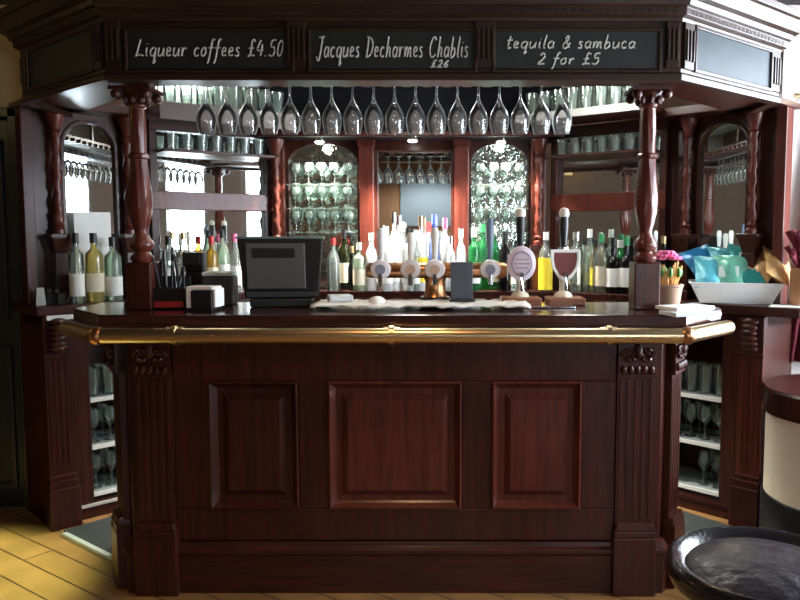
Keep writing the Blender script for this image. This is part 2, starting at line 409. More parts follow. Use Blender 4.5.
# ------------------------------------------------------------------ canopy
CF = [(-1.69, 3.84), (-1.665, 3.43), (-1.08, 2.93), (1.08, 2.93), (1.665, 3.43), (1.69, 3.84)]
CB = 2.0
can = thing('bar_canopy', 'dark mahogany canopy with stepped cornice over the bar', 'canopy', (0, 3.4, CB))
cl = [(p[0], p[1]-3.4) for p in CF]
mb = MB(); band(mb, cl, [(0, 0), (0, .24), (-.035, .24), (-.035, 0)]); mb.build('frieze', CANWOOD, can)
mb = MB(); band(mb, cl, [(0, 0), (.014, 0), (.014, .022), (.008, .03), (.008, .045), (0, .05)]); mb.build('lower_moulding', CANWOOD, can, .002)
mb = MB(); band(mb, cl, [(-.03, .215), (.010, .215), (.014, .228), (.034, .236), (.036, .262), (.05, .266), (.056, .285), (.078, .292), (.10, .318), (.105, .33), (.12, .335), (.125, .36), (-.03, .36)]); mb.build('cornice', CANWOOD, can, .002)
mb = MB()
for i in range(68):
    x = -1.05 + 2.1*i/67; mb.box(x-.009, x+.009, -.47-.036, -.47-.008, .240, .260)
mb.build('dentil_band', CANWOOD, can)
for s in (-1, 1):
    e = Vector((cl[4][0]-cl[3][0], cl[4][1]-cl[3][1])); L = e.length; e.normalize(); ang = math.atan2(e.y, e.x); mb = MB()
    for i in range(24):
        q = Vector((cl[3][0], cl[3][1])) + e*(.03 + (L-.06)*i/23)
        M = Matrix.Translation((s*q.x, q.y, 0)) @ Matrix.Rotation(s*ang, 4, 'Z'); mb.box(-.009, .009, -.036, -.008, .240, .260, M)
    mb.build('dentil_band', CANWOOD, can)
def frieze_pil(cx, cy, ang, wd):
    M = Matrix.Translation((cx, cy, 0)) @ Matrix.Rotation(ang, 4, 'Z')
    mb = MB().box(-wd/2, wd/2, -.014, 0, .046, .216, M)
    n = max(3, int(wd/.018))
    for k in range(n):
        x = -wd/2 + wd*(k+.5)/n; mb.box(x-.0045, x+.0045, -.021, -.014, .075, .19, M)
    mb.build('fluted_block', CANWOOD, can, .002)
for x, wd in ((-1.05, .06), (-.362, .075), (.348, .075), (1.05, .05)): frieze_pil(x, -.47, 0, wd)
for s in (-1, 1):
    e = Vector((cl[4][0]-cl[3][0], cl[4][1]-cl[3][1])); ang = math.atan2(e.y, e.x)
    for t in (.06, .95):
        frieze_pil(s*(cl[3][0]+e.x*t), cl[3][1]+e.y*t, s*ang, .065)
# top and soffits
MB().prism(offset(cl, -.02), .30, .335).prism([(-1.68, .38), (1.68, .38), (1.68, 1.33), (-1.68, 1.33)], .30, .335).build('top_board', CANWOOD, can)
MB().prism([(-1.62, .1), (-1.05, -.43), (1.05, -.43), (1.62, .1), (1.62, .5), (.9, 1.13), (-.9, 1.13), (-1.62, .5)], .275, .285).build('soffit', SAGE, can)
for s in (-1, 1):
    MB().prism([(s*1.06, -.43), (s*1.64, .06), (s*1.66, .42), (s*1.60, .42), (s*1.45, .25), (s*1.0, -.22)], .022, .04).build('side_soffit', MAHOGX, can)
mb = MB().box(-1.04, 1.04, -.435, -.36, .0, .03); mb.build('fascia_soffit', CANWOOD, can)

# ------------------------------------------------------------------ chalk handwriting
G = {  # strokes in a cell: x 0..w, y 0 baseline, .5 x-height, 1 ascender
 'L': (.6, [[(.35, 1), (.25, .6), (.15, .1), (.08, .0), (.3, .08), (.6, .02)]]),
 'i': (.2, [[(.1, .5), (.08, .1), (.18, .02)], [(.13, .7), (.14, .73)]]),
 'q': (.45, [[(.4, .42), (.25, .5), (.08, .35), (.08, .1), (.22, 0), (.38, .2), (.42, .48), (.36, -.1), (.3, -.42), (.45, -.25)]]),
 'u': (.45, [[(.06, .5), (.05, .12), (.16, 0), (.32, .15), (.4, .48), (.38, .1), (.45, .02)]]),
 'e': (.36, [[(.05, .24), (.28, .32), (.25, .47), (.12, .48), (.05, .25), (.12, .03), (.34, .08)]]),
 'r': (.34, [[(.06, .5), (.07, 0), (.1, .32), (.22, .48), (.34, .44)]]),
 'c': (.36, [[(.32, .42), (.2, .5), (.06, .35), (.06, .12), (.18, 0), (.34, .08)]]),
 'o': (.4, [[(.2, .5), (.06, .35), (.07, .1), (.2, 0), (.34, .15), (.33, .38), (.2, .5), (.38, .46)]]),
 'f': (.34, [[(.4, .95), (.28, 1.0), (.2, .8), (.14, .2), (.05, -.35), (-.02, -.4)], [(.02, .48), (.36, .5)]]),
 's': (.32, [[(.28, .46), (.14, .5), (.07, .38), (.24, .18), (.2, .02), (.03, .04)]]),
 'J': (.5, [[(.15, .95), (.6, 1.0)], [(.42, .98), (.34, .3), (.24, -.1), (.1, -.15), (.03, .02)]]),
 'a': (.42, [[(.36, .45), (.2, .5), (.06, .32), (.08, .08), (.2, .0), (.34, .2), (.38, .48), (.35, .1), (.44, .02)]]),
 'D': (.6, [[(.2, .98), (.1, .02)], [(.05, .98), (.4, .9), (.56, .55), (.4, .12), (.05, .0)]]),
 'h': (.44, [[(.16, 1), (.06, 0), (.12, .3), (.26, .48), (.34, .36), (.32, .08), (.42, .02)]]),
 'm': (.62, [[(.06, .5), (.05, 0), (.1, .3), (.2, .48), (.28, .36), (.27, 0), (.32, .3), (.44, .48), (.5, .36), (.5, .06), (.6, .02)]]),
 'n': (.42, [[(.06, .5), (.05, 0), (.1, .3), (.24, .48), (.32, .36), (.32, .06), (.42, .02)]]),
 'C': (.56, [[(.52, .82), (.38, 1), (.16, .8), (.06, .4), (.14, .06), (.34, 0), (.54, .15)]]),
 'b': (.42, [[(.14, 1), (.06, .05), (.2, 0), (.34, .14), (.34, .36), (.22, .46), (.09, .3)]]),
 'l': (.2, [[(.16, 1), (.07, .1), (.18, .02)]]),
 't': (.32, [[(.18, .9), (.1, .1), (.2, 0), (.3, .06)], [(0, .58), (.34, .62)]]),
 'd': (.44, [[(.34, .42), (.2, .5), (.06, .32), (.08, .08), (.2, 0), (.32, .2), (.44, 1), (.36, .1), (.46, .02)]]),
 '&': (.5, [[(.5, .02), (.2, .62), (.24, .9), (.36, .86), (.32, .62), (.08, .28), (.12, .02), (.3, .02), (.48, .4)]]),
 '£': (.5, [[(.48, .84), (.38, .98), (.26, .85), (.2, .1), (.05, 0), (.2, .06), (.5, .02)], [(.08, .45), (.4, .48)]]),
 '4': (.46, [[(.24, .95), (.04, .35), (.46, .38)], [(.36, .7), (.3, 0)]]),
 '5': (.44, [[(.44, .95), (.18, .92), (.12, .55), (.34, .52), (.38, .2), (.22, 0), (.04, .08)]]),
 '0': (.42, [[(.24, .95), (.08, .7), (.06, .2), (.18, 0), (.34, .25), (.36, .75), (.24, .95)]]),
 '2': (.44, [[(.1, .75), (.24, .95), (.38, .75), (.28, .4), (.04, .02), (.44, .04)]]),
 '6': (.42, [[(.36, .95), (.14, .6), (.06, .2), (.18, 0), (.34, .15), (.3, .4), (.1, .3)]]),
 '.': (.16, [[(.07, .0), (.08, .03)]]), ' ': (.3, [])}
def catmull(p):
    if len(p) < 3: return p
    out = []
    q = [p[0]] + p + [p[-1]]
    for i in range(1, len(q)-2):
        for k in range(4):
            t = k/4
            out.append(tuple(.5*((2*q[i][j]) + (-q[i-1][j]+q[i+1][j])*t + (2*q[i-1][j]-5*q[i][j]+4*q[i+1][j]-q[i+2][j])*t*t + (-q[i-1][j]+3*q[i][j]-3*q[i+1][j]+q[i+2][j])*t**3) for j in range(2)))
    out.append(p[-1]); return out
def write(mb, txt, x0, x1, z, h, slant=.22, rise=0):
    tot = sum(G[c][0]+.10 for c in txt); k = (x1-x0)/tot; x = 0
    for ch in txt:
        w_, strokes = G[ch]
        for st in strokes:
            pts = catmull([((x+px+slant*py*.6), py) for px, py in st])
            mb.tube([(x0+a*k, 0, z+b*h+rise*(x0+a*k)) for a, b in pts], .0032, 5)
        x += w_+.10
def chalkboard(px0, px1, lines, lab):
    a = pt(px0, 69.5, 2.92); b = pt(px1, 31.5, 2.92); cx = (a[0]+b[0])/2; hw = (b[0]-a[0])/2; z0 = a[2]; h = b[2]-a[2]
    t = thing('chalkboard', lab, 'chalkboard', (cx, 2.93, z0))
    MB().box(-hw, hw, -.008, 0, 0, h).build('slate', BOARD, t)
    f = .012; mb = MB().ring_extrude([(-hw-f, -f), (hw+f, -f), (hw+f, h+f), (-hw-f, h+f)], [(-hw, 0), (hw, 0), (hw, h), (-hw, h)], -.016, 0); mb.build('frame', CANWOOD, t, .003)
    for txt, qx0, qx1, qy, hh in lines:
        p0 = pt(qx0, qy, 2.92); p1 = pt(qx1, qy, 2.92)
        mb = MB(); write(mb, txt, p0[0]-cx, p1[0]-cx, p0[2]-z0, hh)
        o = mb.build('chalk_writing', CHALK, t); o.location = (0, -.009, 0); o['label'] = 'white chalk handwriting'
chalkboard(128, 291, [('Liqueur coffees £4.50', 134, 284, 56, .062)], 'chalkboard on canopy front offering liqueur coffees at the left')
chalkboard(311, 474, [('Jacques Decharmes Chablis', 316, 469, 57, .075), ('£26', 430, 449, 67, .026)], 'middle chalkboard on canopy front, one long line of writing')
chalkboard(495, 659, [('tequila & sambuca', 506, 636, 48, .048), ('2 for £5', 537, 600, 64, .042)], 'chalkboard on canopy front with two lines about tequila and sambuca')
e = Vector((.585, .50)); el = e.length; ang = math.atan2(.50, .585)
for s in (-1, 1):
    m = (s*(1.08+.585*.505), 2.93+.50*.505)
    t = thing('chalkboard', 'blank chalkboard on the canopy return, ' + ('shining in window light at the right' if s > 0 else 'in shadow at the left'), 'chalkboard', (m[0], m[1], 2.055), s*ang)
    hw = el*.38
    MB().box(-hw, hw, -.008, 0, 0, .15).build('slate', plain('window_sheen_slate', (.05, .062, .07), .38, scale=14, var=.3, spec=.10) if s > 0 else BOARD, t)  # right slate's blue-grey paints the sheen of the window
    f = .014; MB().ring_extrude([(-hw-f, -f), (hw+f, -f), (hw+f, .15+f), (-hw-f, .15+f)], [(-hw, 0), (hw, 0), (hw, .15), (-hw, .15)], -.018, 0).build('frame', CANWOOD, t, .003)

# ------------------------------------------------------------------ hanging wine glasses and their rack
rack = thing('glass_rack', 'dark wooden glass rack hanging beneath canopy front', 'rack', (-.05, 3.1, 2.035))
mb = MB(); NG = 18; SP = .0839; GX0 = -.761
for i in range(NG+1):
    x = GX0 + (i-.5)*SP + .05; mb.box(x-.008, x+.008, -.09, .16, .012, .03).box(x-.018, x+.018, -.09, .16, .004, .012)
mb.build('runner', MAHOG, rack)
MB().box(-.80, .80, -.07, -.04, .03, .05).box(-.80, .80, .10, .13, .03, .05).build('cross_bar', MAHOGX, rack)
mb = MB()
for x in (-.7, 0, .7): mb.box(x-.01, x+.01, .105, .125, .05, .24)
mb.build('hanger', MAHOG, rack)
def wine_glass_mb(h=.215):
    # upside down: rim at z 0, foot at z h
    outer = [(.0295, 0), (.0355, .020), (.0400, .044), (.0395, .064), (.0330, .086), (.0215, .106), (.0110, .124), (.0055, .142), (.0042, .165), (.0045, .20), (.008, .206), (.033, .2125), (.034, .215), (0, .2155)]
    inner = [(.0284, 0), (.0344, .020), (.0388, .044), (.0383, .064), (.0318, .086), (.0203, .105), (.008, .119), (0, .122)]
    return MB().lathe(inner[::-1] + outer, seg=18)
wg = wine_glass_mb().build('wine_glass', GLASS, None, smooth=True, loc=(GX0, 3.1, 1.8235))
tag(wg, 'clear wine glass hanging upside down in the row under the canopy front', 'wine glass', 'wine glasses hanging in the front rack')
for i in range(1, NG): dup(wg, (GX0+i*SP, 3.1, 1.8235))

# ------------------------------------------------------------------ wings left and right
def arch_path(cx, w_, z0, zs, rise, n=14):
    p = [(cx-w_/2, z0), (cx+w_/2, z0)]
    for i in range(n+1):
        a = PI*i/n; p.append((cx+w_/2*math.cos(a), zs+rise*math.sin(a)))
    return p
def rect_path_like(p, x0, x1, z0, z1):
    """rectangle outline with one point for each point of an arch outline"""
    out = [(x0, z0), (x1, z0)]; n = len(p)-3
    for i in range(n+1):
        a = i/n
        if a < .25: out.append((x1, p[2][1] + (z1-p[2][1])*a/.25))
        elif a <= .75: out.append((x1+(x0-x1)*(a-.25)/.5, z1))
        else: out.append((x0, z1+(p[2][1]-z1)*(a-.75)/.25))
    return out
def twist_col(mb, x, y, z0, z1, r):
    H = z1-z0
    prof = [(0, 0), (r*1.5, 0), (r*1.5, .02), (r*.9, .03), (r*1.3, .045), (r*.9, .06)] + [(r*(1.0+.12*math.sin(k*.9)), .06+(H-.16)*k/16) for k in range(17)] + [(r*1.5, H-.10), (r*1.0, H-.09), (r*1.3, H-.07), (r*2.2, H-.02), (r*2.3, H), (0, H)]
    mb.lathe(prof, (x, y, z0), 18, mod=lambda a, z: 1+(.30*math.cos(2*a+z*75) if .06 < z < H-.1 else 0))
WTOP = 1.085
WINGS = {}
def wing(s):
    side = 'right' if s > 0 else 'left'
    W = thing('wing_cabinet', 'tall mahogany wing cabinet with arched mirror and open glass shelves, ' + ('beside pale wall' if s > 0 else 'beside dark door'), 'cabinet', (s*1.72, 3.58, 0), -s*PI/4)
    X = lambda d: s*d
    def bx(mb, d0, d1, y0, y1, z0, z1): return mb.box(min(X(d0), X(d1)), max(X(d0), X(d1)), y0, y1, z0, z1)
    mb = MB(); bx(mb, -.60, 0, .31, .33, 0, 1.04); bx(mb, -.025, 0, .0, .31, 0, 1.04); bx(mb, -.60, -.585, 0, .31, 0, 1.04); bx(mb, -.60, 0, 0, .31, 0, .085); bx(mb, -.60, 0, 0, .31, .98, 1.04)
    bx(mb, -.195, -.025, 0, .03, .085, .98); bx(mb, -.21, -.195, 0, .31, .085, .98)
    mb.build('carcass', MAHOG, W, .002)
    mb = MB(); bx(mb, -.60, -.12, -.008, 0, .06, .075); mb.build('kick_trim', plain('pale_trim', (.5, .5, .48), .4) if s < 0 else MAHOGX, W)
    for z in (.125, .365, .605):
        mb = MB(); bx(mb, -.585, -.21, .003, .30, z-.012, z); sh = mb.build('shelf', SHELFGL, W); sh['label'] = 'pale glass shelf'
        mb = MB(); bx(mb, -.585, -.21, -.004, .003, z-.018, z+.002); mb.build('edge_strip', WHITE, sh)
    mb = MB(); bx(mb, -.117, 0, -.028, 0, .25, 1.0)
    for k in range(4): bx(mb, -.10+k*.026, -.09+k*.026, -.031, -.028, .3, .82)
    p = mb.build('pilaster', REDWOOD if s > 0 else MAHOG, W, .003)  # right pilaster takes the brighter wood, painted as if window-lit
    mb = MB(); bx(mb, -.13, .012, -.06, 0, 0, .2); bx(mb, -.125, .008, -.05, 0, .2, .235); bx(mb, -.12, .004, -.04, 0, .235, .26); mb.build('plinth_block', MAHOG, p, .004)
    mb = MB(); bx(mb, -.125, .01, -.05, 0, .84, .855)
    mb.prismy([(X(-.12), 1.03), (X(.005), 1.03), (X(.005), .88), (X(-.12), .88)], -.04, 0)
    for k in range(6): mb.sphere((X(-.058), -.045-.022*math.sin(k*.55), .88+.026*k), .026, 10, (1.6, .8, .7))
    mb.build('corbel', MAHOG, p, smooth=True)
    # upper back board with arched mirror
    UB = .155; c = -.31
    ap = arch_path(X(c), .25, 1.12, 1.86, .125)
    mb = MB().ring_extrude(rect_path_like(ap, X(c)-.31 if s > 0 else X(c)-.31, X(c)+.31, WTOP, 2.04), ap, UB, UB+.03)
    mb.build('back_board', MAHOG, W)
    mb = MB().prismy(ap, UB+.014, UB+.02); mi = mb.build('mirror', MIRROR, W)
    apo = arch_path(X(c), .28, 1.105, 1.86, .14)
    MB().ring_extrude(apo, arch_path(X(c), .245, 1.1225, 1.86, .1225), UB-.010, UB+.002).build('arch_moulding', MAHOG, mi, .003)
    for dd in (-.135, -.485):
        mb = MB(); x = X(dd); twist_col(mb, x, UB-.045, 1.425, 2.02, .020)
        col = mb.build('twisted_column', REDWOOD, W, smooth=True)
        mb = MB().box(x-.055, x+.055, UB-.10, UB, 1.405, 1.425).frustum(x-.03, x+.03, UB-.075, UB, 1.33, 1.405, 1.6).box(x-.034, x+.034, UB-.08, UB, WTOP, 1.33).box(x-.042, x+.042, UB-.09, UB, WTOP, 1.13)
        mb.build('pedestal', MAHOG, col, .003)
    mb = MB(); bx(mb, -.03, .02, UB-.05, UB+.03, WTOP, 2.04); mb.build('outer_stile', REDWOOD if s > 0 else MAHOG, W, .004)  # right stile brighter than the left, side light put into its colour
    mb = MB(); bx(mb, -.62, .03, -.0, UB+.08, 2.022, 2.05); bx(mb, -.62, .03, -.02, .0, 2.022, 2.065); mb.build('top_cornice', MAHOGX, W, .003)
    # its worktop
    t = thing('wing_worktop', 'mahogany ledge on the wing cabinet ' + ('holding the tray of packets' if s > 0 else 'holding a few spirit bottles'), 'worktop', (s*1.72, 3.58, WTOP-.045), -s*PI/4)
    d1 = .17 if s > 0 else .03
    mb = MB(); bx(mb, -.62, d1, -.05, .335, 0, .045); mb.build('board', MAHOGX, t, .006)
    if s < 0: mb = MB(); bx(mb, -.17, -.01, -.056, -.03, -.022, 0); o = mb.build('price_strip', WHITE, t); o['label'] = 'white strip under the ledge'
    WINGS[s] = W
    return W
for s in (1, -1): wing(s)
def wpt(s, d, y, z):
    """world point from a wing's own coordinates"""
    a = -s*PI/4; x = s*d
    return (s*1.72 + x*math.cos(a) - y*math.sin(a), 3.58 + x*math.sin(a) + y*math.cos(a), z)
# glasses on the lower shelves
def tumbler_mb(r0, r1, h): return MB().lathe([(0, .012), (r0-.004, .012), (r1-.002, h), (r1, h), (r0, 0), (0, 0)], seg=14)
def stem_mb(h=.17):
    return MB().lathe([(0, 0), (.03, .001), (.03, .004), (.006, .008), (.004, .02), (.004, h*.42), (.012, h*.47), (.033, h*.66), (.034, h*.78), (.027, h), (.026, h), (.032, h*.78), (.031, h*.67), (.01, h*.5), (0, h*.49)], seg=14)
tum = None; stm = None
for s in (1, -1):
    sn = 'right' if s > 0 else 'left'
    for z, kind in ((.125, 'stem'), (.365, 'stem'), (.605, 'tum')):
        hn = {.125: 'bottom', .365: 'middle', .605: 'top'}[z]
        for r_ in range(2):
            for k in range(4):
                if z == .125 and s > 0 and k > 1: continue
                p = wpt(s, -.25-.08*k, .08+.1*r_, z)
                what = 'stemmed glass' if kind == 'stem' else 'straight tumbler'
                lab = '%s on the %s shelf of the %s wing cabinet' % ('clear '+what, hn, 'right-hand' if s > 0 else 'left-hand')
                gp = 'glasses on the %s shelf of the %s wing' % (hn, sn)
                if kind == 'stem':
                    if stm is None: stm = stem_mb().build('stemmed_glass', GREENGL, None, smooth=True, loc=p); o = stm
                    else: o = dup(stm, p)
                else:
                    if tum is None: tum = tumbler_mb(.028, .036, .14).build('tumbler', GREENGL, None, smooth=True, loc=p); o = tum
                    else: o = dup(tum, p)
                tag(o, lab, 'glass', gp)

# ------------------------------------------------------------------ back bar
BY = 4.56
bb = thing('back_bar', 'mahogany back bar with three mirrored bays behind the counter', 'back bar', (0, BY, 0))
MB().box(-.86, .86, -.16, .14, 1.975, 2.275).build('header', plain('dark_header', (.006, .006, .009), .75, spec=.1), bb, .006)
MB().box(-.87, .87, -.20, -.16, 1.975, 2.005).build('header_moulding', MAHOGX, bb, .006)
MB().box(-.84, .84, -.24, .14, 0, 1.06).build('base_cupboard', MAHOG, bb)
for i, x in enumerate((-.79, -.268, .292, .742)):
    wd = .05
    p = MB().box(x-.042, x+.042, -.07, .02, 1.10, 1.975).build('pillar', REDWOOD, bb, .005)
    if i in (0, 3):
        mb = MB(); twist_col(mb, x, -.10, 1.36, 1.97, .022); mb.box(x-.05, x+.05, -.15, -.05, 1.335, 1.36).box(x-.035, x+.035, -.135, -.065, 1.1, 1.335); mb.build('turned_column', REDWOOD, p, smooth=True)
    else: [MB().box(x-.05, x+.05, -.08, 0, z0, z1).build('pillar_moulding', REDWOOD, p, .004) for z0, z1 in ((1.1, 1.2), (1.935, 1.975))]
for x0, x1, rise in ((-.748, -.31, .11), (-.226, .25, 0), (.334, .70, .11)):
    cx = (x0+x1)/2
    m = MB().box(x0-.01, x1+.01, .02, .028, 1.1, 1.97).build('mirror', MOTTLE if rise else MIRROR, bb)
    if rise:
        ap = arch_path(cx, (x1-x0)-.03, 1.10, 1.975-.018-rise, rise); mb = MB().ring_extrude(rect_path_like(ap, x0, x1, 1.10, 1.975), ap, -.02, .018); mb.build('arch_frame', MAHOG, m)
    else:
        MB().ring_extrude([(x0, 1.1), (x1, 1.1), (x1, 1.975), (x0, 1.975)], [(x0+.02, 1.12), (x1-.02, 1.12), (x1-.02, 1.915), (x0+.02, 1.915)], -.02, .018).build('frame', MAHOG, m)
# inclined mirror panels joining the wings
PA, PB = (1.385, 4.09), (.83, 4.52)
def panel(s):
    e = Vector((PB[0]-PA[0], PB[1]-PA[1])); L = e.length; a = math.atan2(e.y, e.x)
    mid = (s*(PA[0]+PB[0])/2, (PA[1]+PB[1])/2, 0)
    ang = -math.atan2(e.y, -e.x)*s
    t = thing('mirror_panel', 'slanting mirror panel with a wooden rail, ' + ('to the right of back bar, reflecting dim bar' if s > 0 else 'to the left of back bar, reflecting bright window'), 'mirror', mid, ang)
    h = L/2
    MB().box(-h, h, .012, .022, 1.1, 2.03).build('mirror', MIRROR, t)
    MB().box(-h, h, -.035, .012, 1.555, 1.655).build('cross_rail', REDWOOD, t, .005)
    MB().box(-h, h, -.03, .02, 1.975, 2.04).build('top_rail', MAHOGX, t, .004)
    for x in (-h+.02, h-.02): MB().box(x-.02, x+.02, -.03, .012, 1.1, 1.975).build('stile', MAHOG, t, .004)
    MB().box(-h, h, -.16, .022, 0, 1.06).build('base_cupboard', MAHOG, t)
    g = thing('gantry_shelf', 'pale edged shelf of glasses high up under the canopy on the ' + ('right' if s > 0 else 'left'), 'shelf', (mid[0], mid[1], 2.045), ang)
    MB().box(-h-.04, h+.02, -.34, -.03, 0, .024).build('board', MAHOGX, g, .003)
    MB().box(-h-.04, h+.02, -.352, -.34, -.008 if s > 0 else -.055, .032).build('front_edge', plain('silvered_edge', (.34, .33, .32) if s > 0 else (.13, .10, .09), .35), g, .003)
    l = thing('glass_shelf', 'narrow dark shelf of tumblers across the top of the %s slanting mirror' % ('right' if s > 0 else 'left'), 'shelf', (mid[0], mid[1], 1.855), ang)
    MB().box(-h+.04, h-.04, -.14, .008, 0, .016).build('board', MAHOGX, l, .003)
    out = []
    Mx = Matrix.Translation(mid) @ Matrix.Rotation(ang, 4, 'Z')
    for r_ in range(2):
        for k in range(8):
            out.append(Mx @ Vector((-h+.03+.083*k, -.29+.10*r_, 2.069)))
    low = [Mx @ Vector((-h+.10+.082*k, -.075, 1.872)) for k in range(7)]
    return t, out, Mx, h, low
gob = None
PM = {}
for s in (1, -1):
    t, spots, Mx, h, low = panel(s); PM[s] = (Mx, h)
    for q in spots:
        if gob is None: gob = tumbler_mb(.027, .037, .125).build('tumbler', GREENGL, None, smooth=True, loc=q); o = gob
        else: o = dup(gob, q)
        tag(o, 'pale green tinted tumbler on the high shelf at the %s beneath the canopy' % ('right' if s > 0 else 'left'), 'glass', 'tumblers on the high %s shelf' % ('right' if s > 0 else 'left'))
    for q in low:
        o = dup(lowg, q) if s < 0 or q is not low[0] else tumbler_mb(.025, .033, .088).build('tumbler', GREENGL, None, smooth=True, loc=q)
        if s > 0 and q is low[0]: lowg = o
        tag(o, 'short pale tumbler on the narrow shelf across the %s slanting mirror' % ('right' if s > 0 else 'left'), 'glass', 'short tumblers across the %s mirror' % ('right' if s > 0 else 'left'))
# back worktop, one board round the bay
o = MB().prism([(-1.30, 4.03-.05), (-.80, 4.32), (.80, 4.32), (1.30, 3.98), (1.385, 4.085), (.83, 4.515), (.83, 4.55), (-.83, 4.55), (-.83, 4.515), (-1.385, 4.085)], 1.06, 1.10).build('back_worktop', MAHOGT, None, .005)
tag(o, 'mahogany back worktop crowded with bottles beneath the mirrors', 'worktop')
BT = 1.10
# small glasses on shelves, added for speckled glimmer in the arched bays
sg = None
for cx, wd, nm, n in ((-.529, .40, 'left', 5), (.517, .33, 'right', 4)):
    for z, zn in ((1.43, 'lower'), (1.57, 'middle'), (1.71, 'upper')):
        t = MB().box(-wd/2, wd/2, -.05, .05, 0, .004).build('glass_shelf', GREENGL, None, loc=(cx, BY-.06, z)); tag(t, '%s glass shelf inside the %s arched bay of back bar' % (zn, nm), 'shelf')
        for k in range(n):
            q = (cx-wd/2+.045+(wd-.09)*k/(n-1), BY-.06, z+.0045)
            if sg is None: sg = stem_mb(.125).build('stemmed_glass', GREENGL, None, smooth=True, loc=q); o = sg
            else: o = dup(sg, q)
            tag(o, 'small stemmed glass on the %s shelf in the %s arched bay' % (zn, nm), 'glass', 'small glasses on %s shelf of %s arch' % (zn, nm))

# ------------------------------------------------------------------ things on the front bar
def gr(px, py, z):
    """point at height z that the photograph shows at pixel (px, py)"""
    s, c = math.sin(PITCH), math.cos(PITCH); t = (300-py)/FPX; Z = z-CAM[2]
    Y = (-Z*c - t*Z*s)/(s - t*c); d = Y*c - Z*s
    return (px-CX)*d/FPX + CAM[0], Y, z
B0 = TOP+.0005
# till
x, y, _ = pt(283, 300, 3.20)
t = thing('cash_register', 'black till screen seen from behind, standing on the left half of bar', 'till', (x, y, B0), .10)
mb = MB(); v = [(-.155, -.03, .035), (.155, -.03, .035), (.175, -.075, .285), (-.175, -.075, .285), (-.13, .08, .035), (.13, .08, .035), (.16, .02, .285), (-.16, .02, .285)]
vv = [mb.bm.verts.new(q) for q in v]
for f in ((0, 1, 2, 3), (4, 5, 6, 7), (0, 1, 5, 4), (3, 2, 6, 7), (0, 3, 7, 4), (1, 2, 6, 5)): mb.bm.faces.new([vv[i] for i in f])
mb.build('housing', BLACK, t, .008)
def tilt(mb, x0, x1, h0, h1, d):
    f = lambda h: -.03 - .045*(h-.035)/.25
    return mb.ring_extrude([(x0, h0), (x1, h0), (x1, h1), (x0, h1)], [(x0+.012, h0+.012), (x1-.012, h0+.012), (x1-.012, h1-.012), (x0+.012, h1-.012)], 0, 0)
def slab(mb, x0, x1, h0, h1, d):
    f = lambda h: -.03 - .045*(h-.035)/.25
    q = [(x0, f(h0)-d, h0), (x1, f(h0)-d, h0), (x1, f(h1)-d, h1), (x0, f(h1)-d, h1), (x0, f(h0)+.004, h0), (x1, f(h0)+.004, h0), (x1, f(h1)+.004, h1), (x0, f(h1)+.004, h1)]
    v = [mb.bm.verts.new(p) for p in q]
    for g in ((0, 1, 2, 3), (4, 5, 6, 7), (0, 1, 5, 4), (3, 2, 6, 7), (0, 3, 7, 4), (1, 2, 6, 5)): mb.bm.faces.new([v[i] for i in g])
    return mb
slab(MB(), -.14, .10, .075, .265, .008).build('rear_cover', plain('till_grey', (.075, .08, .078), .45), t, .004)
slab(MB(), -.115, .06, .205, .245, .010).build('vent_slot', BLACK, t, .002)
slab(MB(), -.145, .145, .04, .062, .010).build('lower_strip', DKGREY, t, .003)
MB().box(-.178, .178, -.08, .025, .283, .293).build('top_edge', plain('green_grey_highlight', (.10, .15, .14), .4), t, .003)  # green-grey colour paints the highlight along the till top
MB().box(-.13, .13, -.06, .10, 0, .035).build('base', BLACK, t, .006)
# receipt printer
x, y, _ = pt(221, 300, 3.28)
t = thing('receipt_printer', 'small dark receipt printer with pale lid left of the till', 'printer', (x, y, B0), .1)
MB().box(-.065, .065, -.07, .06, 0, .125).build('housing', DKGREY, t, .008)
MB().box(-.063, .063, -.072, .05, .126, .142).build('lid', plain('pale_lid', (.55, .66, .62), .5), t, .004)
# card machine
x, y, _ = pt(196, 300, 3.30)
t = thing('card_terminal', 'black card terminal propped upright beside the bundle of pens', 'card terminal', (x, y, B0), -.1)
MB().frustum(-.045, .045, -.03, .03, 0, .14, .8).box(-.047, .047, -.025, .02, .14, .225).build('housing', BLACK, t, .006)
slab2 = MB().box(-.036, .036, -.031, -.025, .17, .215).build('screen', DKGREY, t, .002)
# pen caddy and its contents
x, y, _ = pt(172, 300, 3.10)
t = thing('pen_caddy', 'black caddy with a red strip beside the left post', 'caddy', (x, y, B0), .05)
MB().ring_extrude([(-.068, .0), (.068, .0), (.068, .085), (-.068, .085)], [(-.062, .006), (.062, .006), (.062, .079), (-.062, .079)], -.05, .05).box(-.066, .066, -.05, .05, 0, .01).box(-.066, .066, .042, .05, 0, .13).box(-.004, .004, -.05, .05, 0, .09).box(-.066, .066, -.05, -.044, 0, .08).build('box', BLACK, t, .002)
MB().box(-.055, .060, -.053, -.05, .008, .032).build('strip', RED, t)
pen0 = None
for k in range(9):
    px_ = -.055+.0135*k; lean = random.uniform(-.06, .06); hgt = random.uniform(.15, .24)
    m = MB().tube([(0, 0, 0), (lean*.6, random.uniform(-.01, .02), hgt)], .006, 7).tube([(lean*.6, .0, hgt-.02), (lean*.63, .0, hgt+.005)], .0045, 6)
    o = m.build('pen', BLACK, None, loc=(x+px_, y+random.uniform(-.02, .02), B0+.012)); tag(o, 'dark pen or stirrer standing in the black caddy by the left post', 'pen', 'pens and stirrers in the black caddy')
